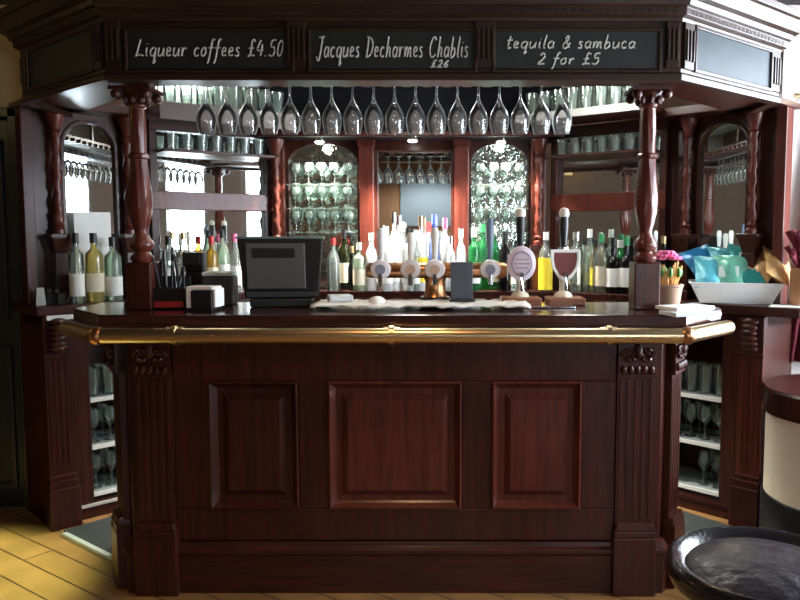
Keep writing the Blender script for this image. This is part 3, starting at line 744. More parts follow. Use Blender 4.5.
# napkin dispenser
x, y, _ = pt(205, 300, 3.02)
t = thing('napkin_holder', 'black napkin dispenser stuffed with white napkins on the bar', 'napkin holder', (x, y, B0), -.12)
MB().box(-.052, .052, -.05, .05, 0, .012).box(-.036, .05, -.05, .05, .012, .082).build('case', BLACK, t, .004)
MB().box(-.058, -.037, -.047, .047, .012, .092).box(-.058, .052, -.045, .045, .083, .097).box(.0505, .062, -.040, .046, .014, .088).build('napkins', WHITE, t, .004)
# white bar towel
mb = MB(); nx, ny = 36, 6
xa, xb = -.34, .54
rows = []
for j in range(ny):
    rows.append([mb.bm.verts.new((xa+(xb-xa)*i/(nx-1)+random.uniform(-.006, .006), 2.985+.30*j/(ny-1)+.012*math.sin(i*.5)*(j in (0, ny-1)), .008+.008*abs(math.sin(i*.9+j*1.7))+random.uniform(0, .004))) for i in range(nx)])
for j in range(ny-1):
    for i in range(nx-1): mb.bm.faces.new((rows[j][i], rows[j][i+1], rows[j+1][i+1], rows[j+1][i]))
o = mb.build('bar_towel', CLOTH, None, smooth=True, loc=(0, 0, TOP)); sd = o.modifiers.new('thick', 'SOLIDIFY'); sd.thickness = .006
tag(o, 'long crumpled white bar towel lying in the middle of bar top', 'towel')
# small white packet and white saucer
x, y, _ = pt(340, 300, 3.18)
o = MB().box(-.05, .05, -.04, .04, 0, .028).build('note_pad', plain('pale_blue_pad', (.55, .60, .62), .5), None, .006, loc=(x, y, TOP+.022), rot=.3); tag(o, 'small pale block pad lying on the towel beside till', 'pad')
x, y, _ = pt(377, 300, 3.12)
o = MB().lathe([(0, 0), (.036, 0), (.036, .006), (.03, .018), (.015, .026), (0, .028)], seg=22).build('white_cap', WHITE, None, smooth=True, loc=(x, y, TOP+.021)); tag(o, 'small domed white lid lying on the bar towel', 'lid')
# copper tap bridge
x, y, _ = pt(435, 300, 3.325)
t = thing('beer_tap_bridge', 'horizontal copper tap bridge with round badges on a pedestal', 'beer tap', (x, y, B0))
MB().box(-.085, .085, -.05, .05, 0, .012).box(-.065, .065, -.04, .04, .012, .03).build('foot', BLACK, t, .004)
MB().lathe([(0, .03), (.055, .03), (.045, .05), (.042, .095), (.05, .115), (0, .115)], seg=22).build('pedestal', COPPER, t, smooth=True)
M = Matrix.Translation((0, 0, .145)) @ Matrix.Rotation(PI/2, 4, 'Y')
MB().lathe([(0, -.30), (.025, -.30), (.034, -.285), (.034, .30), (.025, .315), (0, .315)], seg=20, M=M).build('bridge_tube', COPPER, t, smooth=True)
BADGE = plain('pale_badge', (.72, .70, .72), .3)
for bx_, mt in ((-.235, BADGE), (-.105, BADGE), (0, BADGE), (.24, BADGE)):
    M = Matrix.Translation((bx_, -.035, .152)) @ Matrix.Rotation(PI/2, 4, 'X')
    bd = MB().lathe([(0, -.006), (.04, -.006), (.045, 0), (.040, .008), (.03, .010), (0, .011)], seg=22, M=M, mod=lambda a, z: 1 if math.sin(a) < .3 else .93).build('badge', mt, t, smooth=True)
    M2 = Matrix.Translation((bx_, -.047, .150)) @ Matrix.Rotation(PI/2, 4, 'X')
    MB().lathe([(0, 0), (.022, 0), (.022, .003), (0, .003)], seg=18, M=M2).build('emblem', plain('badge_emblem', (.20, .22, .30) if bx_ > .1 or bx_ < -.2 else (.55, .40, .30), .4), bd)
HANDLES = [(-.235, .16, plain('clear_white', (.75, .78, .80), .2)), (-.105, .14, WHITE), (0, .16, WHITE), (.24, .20, plain('blue_grey_lever', (.16, .22, .32), .3))]
for bx_, hh_, mt in HANDLES:
    M = Matrix.Translation((bx_, 0, .17))
    MB().lathe([(0, 0), (.012, 0), (.010, .03), (.014, hh_*.4), (.018, hh_*.85), (.012, hh_), (0, hh_)], seg=14, M=M).build('tap_lever', mt, t, smooth=True)
    MB().tube([(bx_, -.03, .135), (bx_, -.06, .125), (bx_, -.068, .085)], .010, 8).build('spout', CHROME, t, smooth=True)
# dark menu card on a small stand
x, y, _ = pt(461, 300, 3.16)
t = thing('menu_card', 'plain slate grey card standing upright between the tap badges', 'menu card', (x, y, B0+.022), .05)
MB().box(-.043, .049, -.006, .006, .01, .165).build('card', SLATE, t, .003)
MB().box(-.05, .056, -.025, .025, 0, .012).build('stand', BLACK, t, .003)
# hand pumps
def handpump(px, lab, badge, shape):
    x, y, _ = pt(px, 300, 3.30)
    t = thing('hand_pump', lab, 'beer pump', (x, y, B0+.032))
    MB().lathe([(0, 0), (.040, 0), (.036, .012), (.018, .025), (.016, .06), (.022, .09), (.03, .12), (.018, .16), (.014, .20), (0, .20)], seg=20).build('pump_body', plain('ivory', (.72, .66, .52), .3), t, smooth=True)
    MB().lathe([(0, .20), (.018, .20), (.018, .215), (.014, .22), (.017, .26), (.021, .31), (.019, .345), (0, .345)], seg=18).build('pump_handle', BLACK, t, smooth=True)
    MB().lathe([(0, .345), (.020, .345), (.023, .36), (.018, .378), (0, .386)], seg=16).build('knob', plain('knob_ivory', (.75, .70, .62), .25), t, smooth=True)
    MB().lathe([(.0, .205), (.024, .205), (.024, .214), (0, .214)], seg=16).build('collar', CHROME, t, smooth=True)
    M = Matrix.Translation((0, -.045, .145)) @ Matrix.Rotation(PI/2, 4, 'X')
    if shape == 'oval':
        b = MB().lathe([(0, 0), (.058, 0), (.062, .004), (.055, .009), (0, .010)], seg=28, M=M @ Matrix.Diagonal((1, 1.22, 1, 1))).build('pump_clip', badge, t, smooth=True)
        M2 = Matrix.Translation((0, -.056, .145)) @ Matrix.Rotation(PI/2, 4, 'X')
        MB().lathe([(.040, 0), (.044, 0), (.044, .004), (.040, .004)], seg=28, M=M2 @ Matrix.Diagonal((1, 1.22, 1, 1))).build('clip_ring', plain('violet_ring', (.30, .22, .34), .5), b)
        mb = MB()
        for dz, L in ((.018, .030), (.0, .034), (-.018, .028)): mb.box(-L, L, -.058, -.055, .145+dz-.003, .145+dz+.003)
        mb.build('clip_marks', plain('violet_grey', (.42, .34, .42), .6), b)
    else:
        o_ = [(-.062, .205), (.062, .205), (.064, .17), (.055, .125), (.03, .085), (0, .068), (-.03, .085), (-.055, .125), (-.064, .17)]
        i_ = [(a*.78, .145+(b-.145)*.78) for a, b in o_]
        b = MB().prismy(i_, -.050, -.040).build('pump_clip', badge, t, .002)
        MB().ring_extrude(o_, i_, -.052, -.040).build('clip_border', WHITE, b, .002)
    MB().tube([(0, -.02, .10), (0, -.07, .10), (0, -.085, .085), (0, -.085, .03)], .009, 8).build('spout', CHROME, t, smooth=True)
    return x, y
x, y = handpump(520, 'hand pump with a round pale badge on wooden block', plain('pale_pink_badge', (.70, .62, .68), .35), 'oval')
o = MB().box(-.085, .085, -.085, .055, 0, .031).build('pump_block', BLOCKW, None, .006, loc=(x+.0, y, B0)); tag(o, 'oiled wooden block beneath the pump with the round badge', 'wooden block')
x, y = handpump(563, 'hand pump with a dark red shield badge, black handle and pale knob', plain('dark_red_badge', (.16, .03, .025), .4), 'shield')
o = MB().box(-.075, .085, -.085, .055, 0, .031).build('pump_block', BLOCKW, None, .006, loc=(x+.0, y, B0)); tag(o, 'wooden block beneath the pump with the dark red badge', 'wooden block')
x, y, _ = pt(552, 300, 3.14)
o = MB().box(-.11, .09, -.05, .05, 0, .008).build('drip_tray', CHROME, None, .003, loc=(x, y, B0)); tag(o, 'flat metal drip tray lying in front of the pump blocks', 'tray')
# papers at the right end
for k, (px, py, rz, lab) in enumerate(((690, 311, .25, 'white leaflet lying on the right end of bar, lower of the two'), (694, 309, .45, 'pale leaflet lying on top of the other leaflet at bar end'))):
    x, y, _ = gr(px, py+4, TOP)
    o = MB().box(-.095, .095, -.06, .06, 0, .014).build('leaflet', WHITE if k else plain('blue_white_paper', (.62, .68, .74), .5), None, .002, loc=(min(x, 1.12), y, B0+.0145*k), rot=rz); tag(o, lab, 'leaflet')
# pot of pink flowers
x, y, _ = pt(662, 300, 3.28)
t = thing('flower_pot', 'beige pot of pink flowers and orange stems beside the right post', 'flower pot', (x+.03, y, B0))
MB().lathe([(0, 0), (.045, 0), (.056, .075), (.060, .078), (.060, .088), (.05, .088), (.045, .07), (0, .07)], seg=20).build('pot', TERRA, t, smooth=True)
mb = MB(); mg = MB(); mp = MB()
for k in range(16):
    a = k*2.4; r = .012+.028*random.random(); hgt = random.uniform(.13, .19); q = (r*math.cos(a), r*math.sin(a))
    mb.tube([(q[0]*.6, q[1]*.6, .06), (q[0]*1.2, q[1]*1.2, hgt*.7), (q[0]*1.5, q[1]*1.5, hgt)], .0045, 6)
for k in range(7):
    a = k*2*PI/7; c = (.034*math.cos(a)-.008, .03*math.sin(a), .20+.012*(k % 3))
    for j in range(6):
        b = j*PI/3; mp.sphere((c[0]+.016*math.cos(b), c[1]+.016*math.sin(b), c[2]), .015, 8, (1, 1, .6))
for k in range(9):
    a = k*.9; c = (.045*math.cos(a), .045*math.sin(a), .14); mg.sphere(c, .02, 8, (.5, 1, 1.2))
mb.build('stems', STRAW, t); mg.build('leaves', LEAF, t); mp.build('petals', PINK, t)

# ------------------------------------------------------------------ bottles
BOTM = dict(clear=glass('clear_bottle', (.90, .96, .94), .14, (.75, .85, .82), rough=.03), white=glass('frosted_bottle', (.95, .97, .97), .75, (.92, .94, .95), rough=.1),
    green=glass('green_bottle', (.20, .62, .30), .30, (.06, .36, .14), rough=.03), olive=glass('olive_bottle', (.16, .20, .06), .3, (.04, .05, .015), rough=.03),
    amber=glass('amber_bottle', (.75, .50, .15), .35, (.60, .42, .12), rough=.03), dark=glass('dark_bottle', (.05, .05, .05), .4, (.02, .018, .018), rough=.03),
    gold=glass('pale_whisky', (.95, .85, .45), .35, (.85, .72, .30), rough=.03), yellow=glass('juice_bottle', (.95, .75, .08), .85, (.92, .70, .03), rough=.05), blue=glass('blue_bottle', (.45, .55, .92), .35, (.42, .48, .85), rough=.03),
    pale=glass('pale_green_bottle', (.80, .93, .80), .3, (.68, .82, .66), rough=.03), brown=glass('brown_bottle', (.35, .16, .05), .35, (.20, .08, .03), rough=.03))
CAPM = dict(black=BLACK, white=WHITE, gold=BRASS, red=plain('red_cap', (.5, .03, .03), .4), green=plain('green_cap', (.03, .25, .08), .4), silver=CHROME, pink=PINK, blue=plain('blue_cap', (.12, .18, .55), .4), none=None)
LABM = dict(white=WHITE, cream=plain('cream_label', (.70, .64, .48), .6), yellow=plain('yellow_label', (.92, .68, .03), .6), red=plain('red_label', (.45, .05, .05), .6), black=plain('black_label', (.03, .03, .03), .6), blue=plain('blue_label', (.15, .22, .50), .6), green=plain('green_label', (.10, .35, .15), .6))
def bottle_profile(kind, h, r):
    n = r*.33
    if kind == 'wine': body = [(r*.95, 0), (r, .01), (r, h*.58), (r*.85, h*.66), (n*1.1, h*.76), (n, h*.94)]
    elif kind == 'tall': body = [(r*.92, 0), (r, .012), (r*.94, h*.62), (r*.75, h*.70), (n, h*.78), (n, h*.93)]
    elif kind == 'squat': body = [(r*.9, 0), (r, .015), (r, h*.52), (r*.8, h*.62), (n*1.2, h*.68), (n*1.1, h*.90)]
    else: body = [(r*.95, 0), (r, .01), (r, h*.66), (r*.9, h*.71), (n*1.2, h*.77), (n, h*.80), (n, h*.92)]
    return [(0, 0)] + body + [(0, body[-1][1])], n
def bottle(x, y, z, h, kind, r, col, cap, lab, label, group='bottles on the back worktop', lz=(.12, .45)):
    t = thing('bottle', label, 'bottle', (x, y, z+.0005), random.uniform(-.4, .4), group)
    prof, n = bottle_profile(kind, h, r)
    MB().lathe(prof, seg=18).build('glass_body', BOTM[col], t, smooth=True)
    if CAPM.get(cap):
        z0 = prof[-1][1]; MB().lathe([(0, z0-.02*h/.3), (n*1.25, z0-.02*h/.3), (n*1.25, h), (0, h)], seg=14).build('cap', CAPM[cap], t, smooth=True)
    if lab:
        k = 1.012; z0, z1 = lz[0]*h, lz[1]*h
        ins = [(r*k*.9, z0+.001), (r*k+.0004, z0), (r*k+.0006, z1), (r*k*.9, z1-.001)]
        MB().lathe(ins, seg=18).build('paper_label', LABM[lab], t, smooth=True)
    return t
NB = 0
def row(items, Y, zb):
    for it in items:
        px, ytop, kind, r, col, cap, lab, label = it; lz = (.02, .56) if 'juice' in label else (.12, .45)
        yy = Y(px) if callable(Y) else Y
        p = pt(px, ytop, yy)
        bottle(p[0], yy, zb, max(.12, p[2]-zb), kind, r, col, cap, lab, label, lz=lz)
row([ # front row of the middle
 (333, 238, 'wine', .036, 'clear', 'red', None, 'slim clear bottle with red cap just right of the till'),
 (359, 243, 'std', .036, 'pale', 'white', 'cream', 'pale green bottle with cream label right of till'),
 (371, 233, 'tall', .034, 'white', 'white', None, 'frosted white bottle above the leftmost tap badge'),
 (394, 213, 'tall', .036, 'white', 'silver', 'white', 'tall frosted bottle with silver cap in front of middle mirror'),
 (408, 228, 'std', .037, 'white', 'black', 'white', 'frosted bottle with black cap above the second tap badge'),
 (421, 216, 'std', .037, 'white', 'gold', 'yellow', 'frosted bottle with gold cap and yellow label, centre of back bar'),
 (434, 214, 'tall', .034, 'blue', 'blue' , 'blue', 'bluish bottle with blue label behind the tap pedestal'),
 (445, 218, 'std', .036, 'white', 'pink', 'white', 'frosted bottle with pink cap behind the tap pedestal'),
 (461, 229, 'tall', .032, 'white', 'white', None, 'slender frosted bottle rising behind the slate grey card'),
 (474, 228, 'std', .037, 'green', 'white', 'white', 'green bottle with white label right of the slate grey card'),
 (505, 232, 'wine', .036, 'dark', 'black', None, 'dark bottle just left of the round badged pump'),
 ], 4.36, BT)
row([(387, 224, 'std', .030, 'white', 'none', 'white', 'uncapped frosted bottle in the front row left of tall silver capped one'), (415, 230, 'tall', .028, 'clear', 'white', 'white', 'small clear bottle with white cap at centre of back bar, nearest row'), (451, 236, 'tall', .026, 'white', 'silver', None, 'small frosted bottle with silver cap left of slate grey card')], 4.325, BT)
row([ # rear row of the middle
 (344, 230, 'wine', .038, 'olive', 'black', 'cream', 'dark olive wine bottle with cream label behind clear bottle'),
 (352, 246, 'squat', .036, 'dark', 'gold', None, 'squat dark bottle with gold cap right of till'),
 (383, 226, 'squat', .036, 'clear', 'silver', 'white', 'clear squat bottle with silver cap below left mirror pillar'),
 (402, 222, 'tall', .032, 'clear', 'white', None, 'clear tall bottle in rear row before middle mirror'),
 (428, 222, 'std', .035, 'white', 'red', 'white', 'frosted bottle with red cap in rear row before middle mirror'),
 (483, 224, 'wine', .037, 'green', 'green', None, 'green bottle with green cap in right arched bay, left one'),
 (494, 226, 'wine', .037, 'green', 'gold', 'cream', 'green bottle with gold cap and cream label in right arched bay'),
 (516, 240, 'std', .035, 'clear', 'black', 'white', 'clear bottle behind the round badged pump'),
 ], 4.46, BT)
PR = lambda px: 4.36 - (px-545)*.36/130
row([ # right slanting panel
 (546, 232, 'tall', .040, 'clear', 'white', 'yellow', 'bright yellow juice bottle left of the red badged pump'),
 (577, 232, 'std', .036, 'clear', 'silver', None, 'clear bottle with silver cap right of the red badged pump'),
 (590, 229, 'tall', .036, 'clear', 'white', None, 'tall clear bottle with white cap right of the pumps'),
 (602, 234, 'std', .038, 'clear', 'green', 'cream', 'clear bottle with green cap and cream label near right post'),
 (614, 238, 'squat', .042, 'dark', 'black', 'white', 'dark bottle with big white label left of the right post'),
 (627, 236, 'squat', .042, 'dark', 'green', 'white', 'dark bottle with white label and green cap touching right post'),
 (664, 236, 'wine', .038, 'olive', 'gold', 'cream', 'olive bottle with gold cap just right of the right post'),
 ], PR, BT)
PR2 = lambda px: 4.46 - (px-545)*.36/130
row([(566, 240, 'wine', .036, 'brown', 'gold', 'cream', 'brown bottle behind the red badged pump'),
 (584, 238, 'wine', .034, 'pale', 'black', 'white', 'pale green bottle in rear row right of pumps'),
 (596, 240, 'std', .034, 'amber', 'black', 'yellow', 'amber bottle in rear row right of the pumps'),
 (620, 240, 'std', .036, 'green', 'white', None, 'green bottle behind the white labelled bottles near right post')], PR2, BT)
PL = lambda px: 4.06 + (px-165)*.34/110
row([(168, 236, 'std', .036, 'clear', 'black', 'white', 'clear bottle behind the black caddy by left post'),
 (183, 232, 'wine', .036, 'clear', 'gold', 'cream', 'clear bottle with gold cap behind the pens'),
 (211, 236, 'std', .036, 'amber', 'red', 'cream', 'amber bottle with red cap behind receipt printer'),
 (222, 230, 'wine', .036, 'pale', 'black', 'white', 'pale green bottle with black cap behind receipt printer'),
 (234, 234, 'wine', .036, 'clear', 'pink', 'white', 'clear bottle with pink cap just left of the till'),
 ], PL, BT)
# left wing: three spirit bottles, card and small things
def onwing(s, px, py):
    x, y, z = gr(px, py, WTOP); return x, y
def wing_bottle(px, ytop, Y, kind, r, col, cap, lab, label, lz):
    p = pt(px, ytop, Y); bottle(p[0], Y, WTOP, p[2]-WTOP, kind, r, col, cap, lab, label, 'spirit bottles on the left wing ledge', lz)
wing_bottle(75, 233, 3.72, 'std', .034, 'clear', 'black', 'white', 'clear spirit bottle with black cap, leftmost on left ledge', (.1, .42))
wing_bottle(93, 233, 3.80, 'std', .042, 'gold', 'black', 'cream', 'whisky coloured bottle with cream label, middle of left ledge', (.15, .42))
wing_bottle(112, 237, 3.88, 'std', .042, 'pale', 'black', 'white', 'pale bottle with white  label, rightmost on left ledge', (.08, .38))
wing_bottle(103, 240, 3.96, 'wine', .032, 'clear', 'gold', None, 'clear bottle with gold cap behind the left ledge bottles', (.1, .4))
p = wpt(-1, -.30, .125, WTOP)
o = MB().box(-.09, .09, -.003, .003, 0, .45).build('card_sheet', WHITE, None, loc=p, rot=PI/4); tag(o, 'white sheet leaning upright behind the left ledge bottles', 'paper sheet')
p = pt(54, 292, 3.66)
o = MB().box(-.04, .04, -.03, .03, 0, .055).sphere((-.015, -.02, .065), .016, 10).sphere((.015, -.01, .065), .014, 10).build('small_box', BLACK, None, .003, loc=(p[0], 3.66, WTOP)); tag(o, 'small black open box at the outer end of left ledge', 'box')
p = wpt(-1, -.01, .02, WTOP)
o = MB().frustum(-.022, .022, -.012, .012, 0, .085, .7).build('table_card', plain('grey_card', (.45, .45, .42), .6), None, .002, loc=p, rot=.5); tag(o, 'little grey folded card on the outer corner of left ledge', 'card')
# right wing: tray of packets
tx, ty = gr(727, 301, WTOP)[:2]
tc_ = wpt(1, -.20, .085, WTOP)
trot = -.30
t = thing('serving_tray', 'white rectangular tray heaped with snack packets', 'tray', (tc_[0], tc_[1], WTOP+.0005), trot)
mb = MB(); A = [(-.165, -.095), (.165, -.095), (.165, .095), (-.165, .095)]; k = 1.28
rows = [[mb.bm.verts.new((x*f, y*f, z)) for x, y in A] for f, z in ((1, 0), (k, .095), (k+.05, .098), (k+.05, .103), (k-.03, .103), (.97, .006))]
for a_, b_ in zip(rows, rows[1:]):
    for i in range(4): mb.bm.faces.new((a_[i], a_[(i+1) % 4], b_[(i+1) % 4], b_[i]))
mb.bm.faces.new(rows[0][::-1]); mb.bm.faces.new(rows[-1]); mb.build('dish', WHITE, t, .003)
def packet(w_, h_, d_, mat, label, loc_, rot_, band_=None):
    mb = MB(); nx, ny = 9, 11; top = []; bot = []
    for j in range(ny):
        v = j/(ny-1)*2-1; ra, rb = [], []
        for i in range(nx):
            u = i/(nx-1)*2-1
            th_ = d_*max(0, (1-abs(u)**2.5))*max(0, (1-abs(v)**4))*(1+.22*math.sin(5*u+3*v+loc_[0]*40))
            x = u*w_*(1-.06*(1-abs(v))) ; y = v*h_
            ra.append(mb.bm.verts.new((x, y, th_+.002))); rb.append(mb.bm.verts.new((x, y, -th_-.002)))
        top.append(ra); bot.append(rb)
    for j in range(ny-1):
        for i in range(nx-1):
            mb.bm.faces.new((top[j][i], top[j][i+1], top[j+1][i+1], top[j+1][i])); mb.bm.faces.new((bot[j][i], bot[j+1][i], bot[j+1][i+1], bot[j][i+1]))
        mb.bm.faces.new((top[j][0], top[j+1][0], bot[j+1][0], bot[j][0])); mb.bm.faces.new((top[j][-1], bot[j][-1], bot[j+1][-1], top[j+1][-1]))
    for i in range(nx-1):
        mb.bm.faces.new((top[0][i], bot[0][i], bot[0][i+1], top[0][i+1])); mb.bm.faces.new((top[-1][i], top[-1][i+1], bot[-1][i+1], bot[-1][i]))
    o = mb.build('snack_packet', mat, None, smooth=True, loc=loc_); o.rotation_euler = rot_
    tag(o, label, 'packet', 'snack packets heaped in the white tray')
    if band_:
        m2 = MB().box(-w_*.55, w_*.55, -h_*.35, h_*.3, d_*.5, d_*.98); b = m2.build('printed_panel', band_, o, .006)
    return o
def foil(name, c): return plain(name, c, .3, .15, bump=.8, scale=22, var=.35)
TEAL, BLUEP, GRNP, AQUA, TANP, ORNG = foil('teal_foil', (.04, .34, .33)), foil('blue_foil', (.02, .18, .38)), foil('green_foil', (.16, .50, .36)), foil('aqua_foil', (.10, .42, .50)), foil('tan_foil', (.62, .40, .20)), foil('orange_foil', (.75, .45, .18))
Mt = Matrix.Translation((tc_[0], tc_[1], WTOP)) @ Matrix.Rotation(trot, 4, 'Z')
WP = plain('pale_print', (.62, .72, .68), .45)
for (lx, ly, lz, rx, ry, rz, mat, lab, bnd) in (
  (-.11, -.04, .105, .9, .1, .2, AQUA, 'pale aqua packet at the front left of tray', None),
  (-.03, -.05, .105, 1.1, .0, -.15, GRNP, 'green packet standing at the front middle of tray', WP),
  (.08, -.03, .115, .8, .1, -.25, TEAL, 'dark teal packet at the front right of tray', None),
  (-.15, .05, .155, .8, -.3, .5, BLUEP, 'blue packet leaning over the left end of tray', None),
  (-.05, .05, .150, .9, .1, .2, AQUA, 'aqua packet standing up at the back of tray', WP),
  (.06, .06, .165, .9, .1, .3, TEAL, 'teal packet leaning at the back right of tray', WP),
  (.12, -.01, .150, .75, .3, -.5, TANP, 'tan packet sticking out over right end of tray', None),
  (.19, -.05, .140, .8, .5, .5, ORNG, 'orange packet hanging over the right rim of tray', None),
  (.11, .09, .20, .7, .2, -.7, TANP, 'tan packet on top at the back right of tray', None)):
    q = Mt @ Vector((lx, ly, lz+.04)); packet(.085, .098, .030, mat, lab, q, (rx, ry, rz+trot), bnd)
# behind the tray
p = wpt(1, -.36, .09, WTOP); bottle(p[0], p[1], WTOP, .24, 'wine', .035, 'green', 'white', 'white', 'green bottle with white label behind the snack tray')
for (d, yy, h_, lab) in ((-.27, .10, .20, 'white paper cup stack behind the snack tray, nearer the arch'), (-.20, .11, .17, 'white cup stack behind snack tray, shorter one')):
    p = wpt(1, d, yy, WTOP)
    mb = MB().lathe([(0, 0), (.026, 0), (.036, h_*.55), (.038, h_*.56), (.034, h_*.6), (.038, h_*.75), (.040, h_*.76), (.037, h_*.8), (.041, h_), (.037, h_), (.03, h_*.9), (0, h_*.9)], seg=18)
    o = mb.build('cup_stack', WHITE, None, smooth=True, loc=(p[0], p[1], WTOP+.0005)); tag(o, lab, 'cups')
p = wpt(1, .085, .02, WTOP)
o = MB().box(-.075, .075, -.06, .06, 0, .004).build('paper_sheet', WHITE, None, loc=(p[0], p[1], WTOP+.0005), rot=-.5); tag(o, 'white paper lying on the right ledge beside the tray', 'paper sheet')
p = wpt(1, .115, .10, WTOP)
t = thing('dried_flower_vase', 'brown vase with a dark maroon dried bunch on right ledge', 'vase', (p[0], p[1], WTOP+.0005))
MB().lathe([(0, 0), (.04, 0), (.05, .03), (.052, .16), (.046, .18), (.04, .18), (.04, .02), (0, .02)], seg=20).build('pot', BROWNP, t, smooth=True)
mb = MB()
for k in range(46):
    a = k*2.4; r = .03+.045*random.random(); z = .20+.16*random.random()
    mb.tube([(0, 0, .12), (r*.5*math.cos(a), r*.5*math.sin(a), z*.8), (r*math.cos(a), r*math.sin(a), z)], [.003, .008, .014], 6)
mb.build('dried_bunch', MAROON, t, smooth=True)

# ------------------------------------------------------------------ floor around the bar
t = thing('floor_mat', 'dark rubber mat with pale edging strip on the floor inside bar', 'mat', (0, 3.9, 0))
q = [(-1.58, 3.49), (-1.235, 3.20), (1.235, 3.20), (1.58, 3.49), (1.25, 3.95), (.85, 4.24), (-.85, 4.24), (-1.25, 3.95)]
q = [(-1.63, 3.53), (-1.25, 3.22), (-1.2, 3.44), (1.2, 3.44), (1.25, 3.22), (1.63, 3.53), (1.24, 4.0), (.80, 4.28), (-.80, 4.28), (-1.24, 4.0)]
MB().prism([(a, b-3.9) for a, b in q], 0, .012).build('sheet', MAT, t)
for s in (-1, 1):
    e = Vector((.35, -.28, 0)).normalized(); n = Vector((-e.y, e.x, 0))
    a = Vector((-1.61, 3.495-3.9, 0)); b = Vector((-1.24, 3.205-3.9, 0))
    pts = [(s*v.x, v.y) for v in (a-n*.012, b-n*.012, b+n*.012, a+n*.012)]
    MB().prism(pts, .0, .016).build('edging', plain('pale_metal_strip', (.62, .66, .64), .35, .4), t, .002)
# rounded cream side counter
t = thing('side_counter', 'rounded cream side counter with dark wooden top beside the right wing', 'side counter', (1.985, 3.31, 0))
MB().lathe([(0, 0), (.352, 0), (.352, .25), (.345, .26), (0, .26)], seg=48).build('plinth', BLACK, t, smooth=True)
MB().lathe([(0, .26), (.34, .26), (.34, .63), (0, .63)], seg=48).build('drum', CREAM, t, smooth=True)
MB().lathe([(0, .63), (.352, .63), (.352, .645), (.36, .65), (.362, .735), (.352, .745), (0, .745)], seg=48).build('top', MAHOG, t, smooth=True)
# maroon curtain on the pale wall
t = thing('curtain', 'maroon curtain hanging on the pale wall beside the right wing', 'curtain', (2.19, 3.80, 0))
mb = MB(); n = 60; A = []; Bv = []
for i in range(n+1):
    x = -.30+.56*i/n; w1 = .018*math.sin(i*.95); A.append(mb.bm.verts.new((x, w1, .78))); Bv.append(mb.bm.verts.new((x*.6+.06, w1*.7, 2.08)))
for i in range(n): mb.bm.faces.new((A[i], A[i+1], Bv[i+1], Bv[i]))
cu = mb.build('drape', MAROON, t, smooth=True); sd = cu.modifiers.new('thick', 'SOLIDIFY'); sd.thickness = .004
MB().tube([(-.28, 0, 2.1), (.28, 0, 2.1)], .012, 8).tube([(-.2, 0, 2.1), (-.2, .06, 2.1)], .008, 6).tube([(.2, 0, 2.1), (.2, .06, 2.1)], .008, 6).build('curtain_rod', BRASS, t, smooth=True)
# stool
t = thing('bar_stool', 'round black leather stool seat in the near right corner', 'stool', (.865, 1.52, 0))
def wob(a, z): return 1
sz = .735
MB().lathe([(0, sz-.055), (.16, sz-.05), (.195, sz-.035), (.205, sz-.012), (.20, sz+.006), (.19, sz+.013), (.175, sz+.010), (.162, sz-.004), (0.155, sz-.008), (0, sz-.008)], seg=56).build('seat_rim', LEATHER, t, smooth=True)
mb = MB().lathe([(.160, sz-.012), (.158, sz-.002), (.145, sz+.004), (.11, sz+.012), (.06, sz+.019), (0, sz+.022)], seg=48, mod=lambda a, z: 1+.01*math.sin(5*a))
mb.build('seat_pad', LEATHERP, t, smooth=True)
MB().lathe([(0, .02), (.028, .02), (.028, sz-.05), (0, sz-.05)], seg=18).build('column', BLACK, t, smooth=True)
MB().lathe([(0, 0), (.20, 0), (.20, .012), (.05, .03), (0, .03)], seg=36).build('base', BLACK, t, smooth=True)
M = Matrix.Translation((0, 0, .28))
mb = MB(); mb.tube([(.13*math.cos(k*2*PI/32), .13*math.sin(k*2*PI/32), .28) for k in range(33)], .01, 8)
for k in range(3): mb.tube([(0, 0, .28), (.13*math.cos(k*2.094), .13*math.sin(k*2.094), .28)], .007, 6)
mb.build('foot_ring', CHROME, t, smooth=True)
# things on the wall behind the camera, seen in the mirrors
o = MB().box(-.45, .45, 0, .03, 0, .75).build('notice_board', plain('slate_blue_felt', (.26, .35, .46), .9), None, .006, loc=(-.05, FY+.002, 1.55)); tag(o, 'slate blue notice board reflected in the middle mirror', 'notice board')

# ------------------------------------------------------------------ lamps
def spotlamp(x, y, z, lab, power, size=1.9, col=(1, .95, .86)):
    t = thing('downlight', lab, 'lamp', (x, y, z))
    MB().lathe([(0, 0), (.035, 0), (.035, -.02), (.028, -.022), (0, -.022)], seg=18).build('housing', CHROME, t, smooth=True)
    MB().lathe([(0, -.023), (.026, -.023), (.02, -.03), (0, -.032)], seg=18).build('bulb', SPOTGLOW, t, smooth=True)
    l = bpy.data.lights.new('downlight_beam', 'SPOT'); l.energy = power; l.spot_size = size; l.spot_blend = .6; l.color = col; l.shadow_soft_size = .03
    o = bpy.data.objects.new('downlight_beam', l); C.objects.link(o); o.parent = t; o.location = (0, 0, -.04)
spotlamp(.01, BY-.185, 1.975, 'bright small downlight under the header, above the middle mirror', 300)
spotlamp(-.529, BY-.12, 1.975, 'small downlight above the left arched bay of back bar', 170)
spotlamp(.517, BY-.12, 1.975, 'small downlight above the right arched bay of back bar', 170)
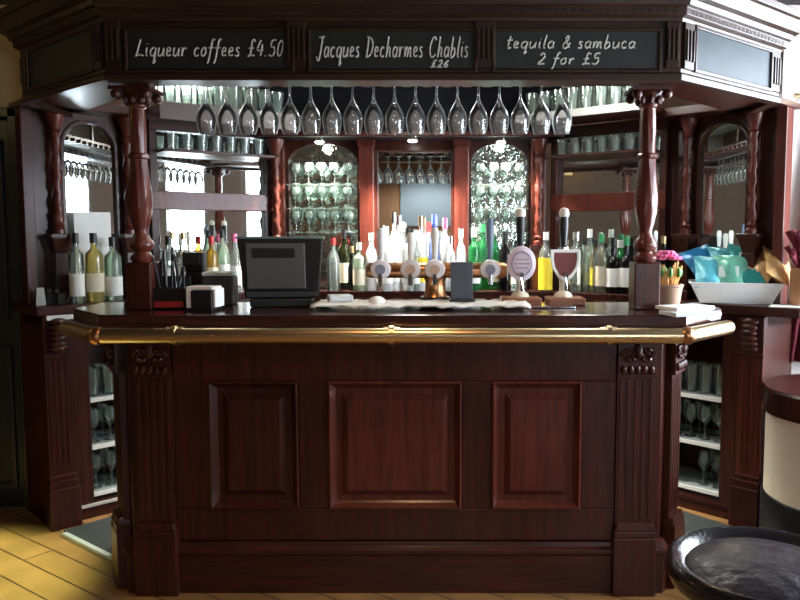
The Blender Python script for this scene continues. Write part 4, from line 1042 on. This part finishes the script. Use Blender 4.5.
for q, lab in (((-1.18, 4.0, 2.275), 'round white glowing ceiling light beneath the canopy at left'), ((0, 3.75, 2.275), 'round white ceiling light hidden behind the middle of canopy front'), ((.95, 3.75, 2.275), 'round white ceiling light hidden behind canopy front at right')):  # middle lamp is added, out of view, to brighten the hanging glasses
  t = thing('ceiling_light', lab, 'lamp', q)
  MB().lathe([(0, 0), (.12, 0), (.12, -.045), (0, -.045)], seg=28).build('base', WHITE, t, smooth=True)
  MB().lathe([(.118, -.045), (.114, -.075), (.085, -.092), (0, -.10)], seg=28).build('diffuser', LAMP, t, smooth=True)
def area(name, loc, rot, sx, sy, power, col, parent=None):
    l = bpy.data.lights.new(name, 'AREA'); l.shape = 'RECTANGLE'; l.size = sx; l.size_y = sy; l.energy = power; l.color = col
    o = bpy.data.objects.new(name, l); C.objects.link(o); o.location = loc; o.rotation_euler = rot
    return o
t = thing('wall_lamp', 'yellow shaded lamp on the left wall, seen in the right slanting mirror', 'lamp', (LX+.002, 2.82, 2.08))
MB().box(0, .02, -.05, .05, 0, .12).build('wall_plate', BRASS, t, .004)
MB().tube([(.02, 0, .05), (.15, 0, .03), (.21, 0, .10)], .008, 8).build('arm', BRASS, t, smooth=True)
MB().lathe([(.20, .09), (.16, .33), (.158, .33), (.198, .09)], (.21, 0, 0), 28).build('shade', emit('yellow_shade_glow', (1, .72, .25), 1.6), t, smooth=True)
# added ceiling spots out of view that brighten the floor and rear wall
def fill_spot(x, y, lab, power, col, size):
    t = thing('added_spot', lab, 'lamp', (x, y, CEIL))
    MB().lathe([(0, 0), (.05, 0), (.05, -.03), (.04, -.03), (0, -.02)], seg=18).build('housing', BLACK, t, smooth=True)
    l = bpy.data.lights.new('spot_beam', 'SPOT'); l.energy = power; l.spot_size = size; l.spot_blend = .5; l.color = col; l.shadow_soft_size = .05
    o = bpy.data.objects.new('spot_beam', l); C.objects.link(o); o.parent = t; o.location = (0, 0, -.04)
fill_spot(-1.95, 2.85, 'black recessed ceiling spot above the floor left of the bar', 760, (.80, 1, .50), .62)  # stands in for the unknown source of the floor's bright patch
fill_spot(0.0, 2.1, 'black recessed ceiling spot in front of the bar', 34, (1, .58, .30), 2.2)  # added to tint the floor strip orange
fill_spot(-.05, -1.75, 'black recessed ceiling spot near the wall behind', 130, (1, .90, .78), 2.7)  # added to brighten the wall that the middle mirror reflects
# daylight portals
for W in (W1, W3):
    o = area('window_portal', (RX, (W[0]+W[1])/2, (W[2]+W[3])/2), (0, PI/2, 0), W[3]-W[2], W[1]-W[0], 1, (1, 1, 1)); o.data.cycles.is_portal = True
o = area('window_portal', ((W2[0]+W2[1])/2, FY, (W2[2]+W2[3])/2), (PI/2, 0, 0), W2[1]-W2[0], W2[3]-W2[2], 1, (1, 1, 1)); o.data.cycles.is_portal = True
w = bpy.data.worlds.new('World'); S.world = w; w.use_nodes = True
w.node_tree.nodes['Background'].inputs[0].default_value = (.80, .89, 1, 1); w.node_tree.nodes['Background'].inputs[1].default_value = 27.0
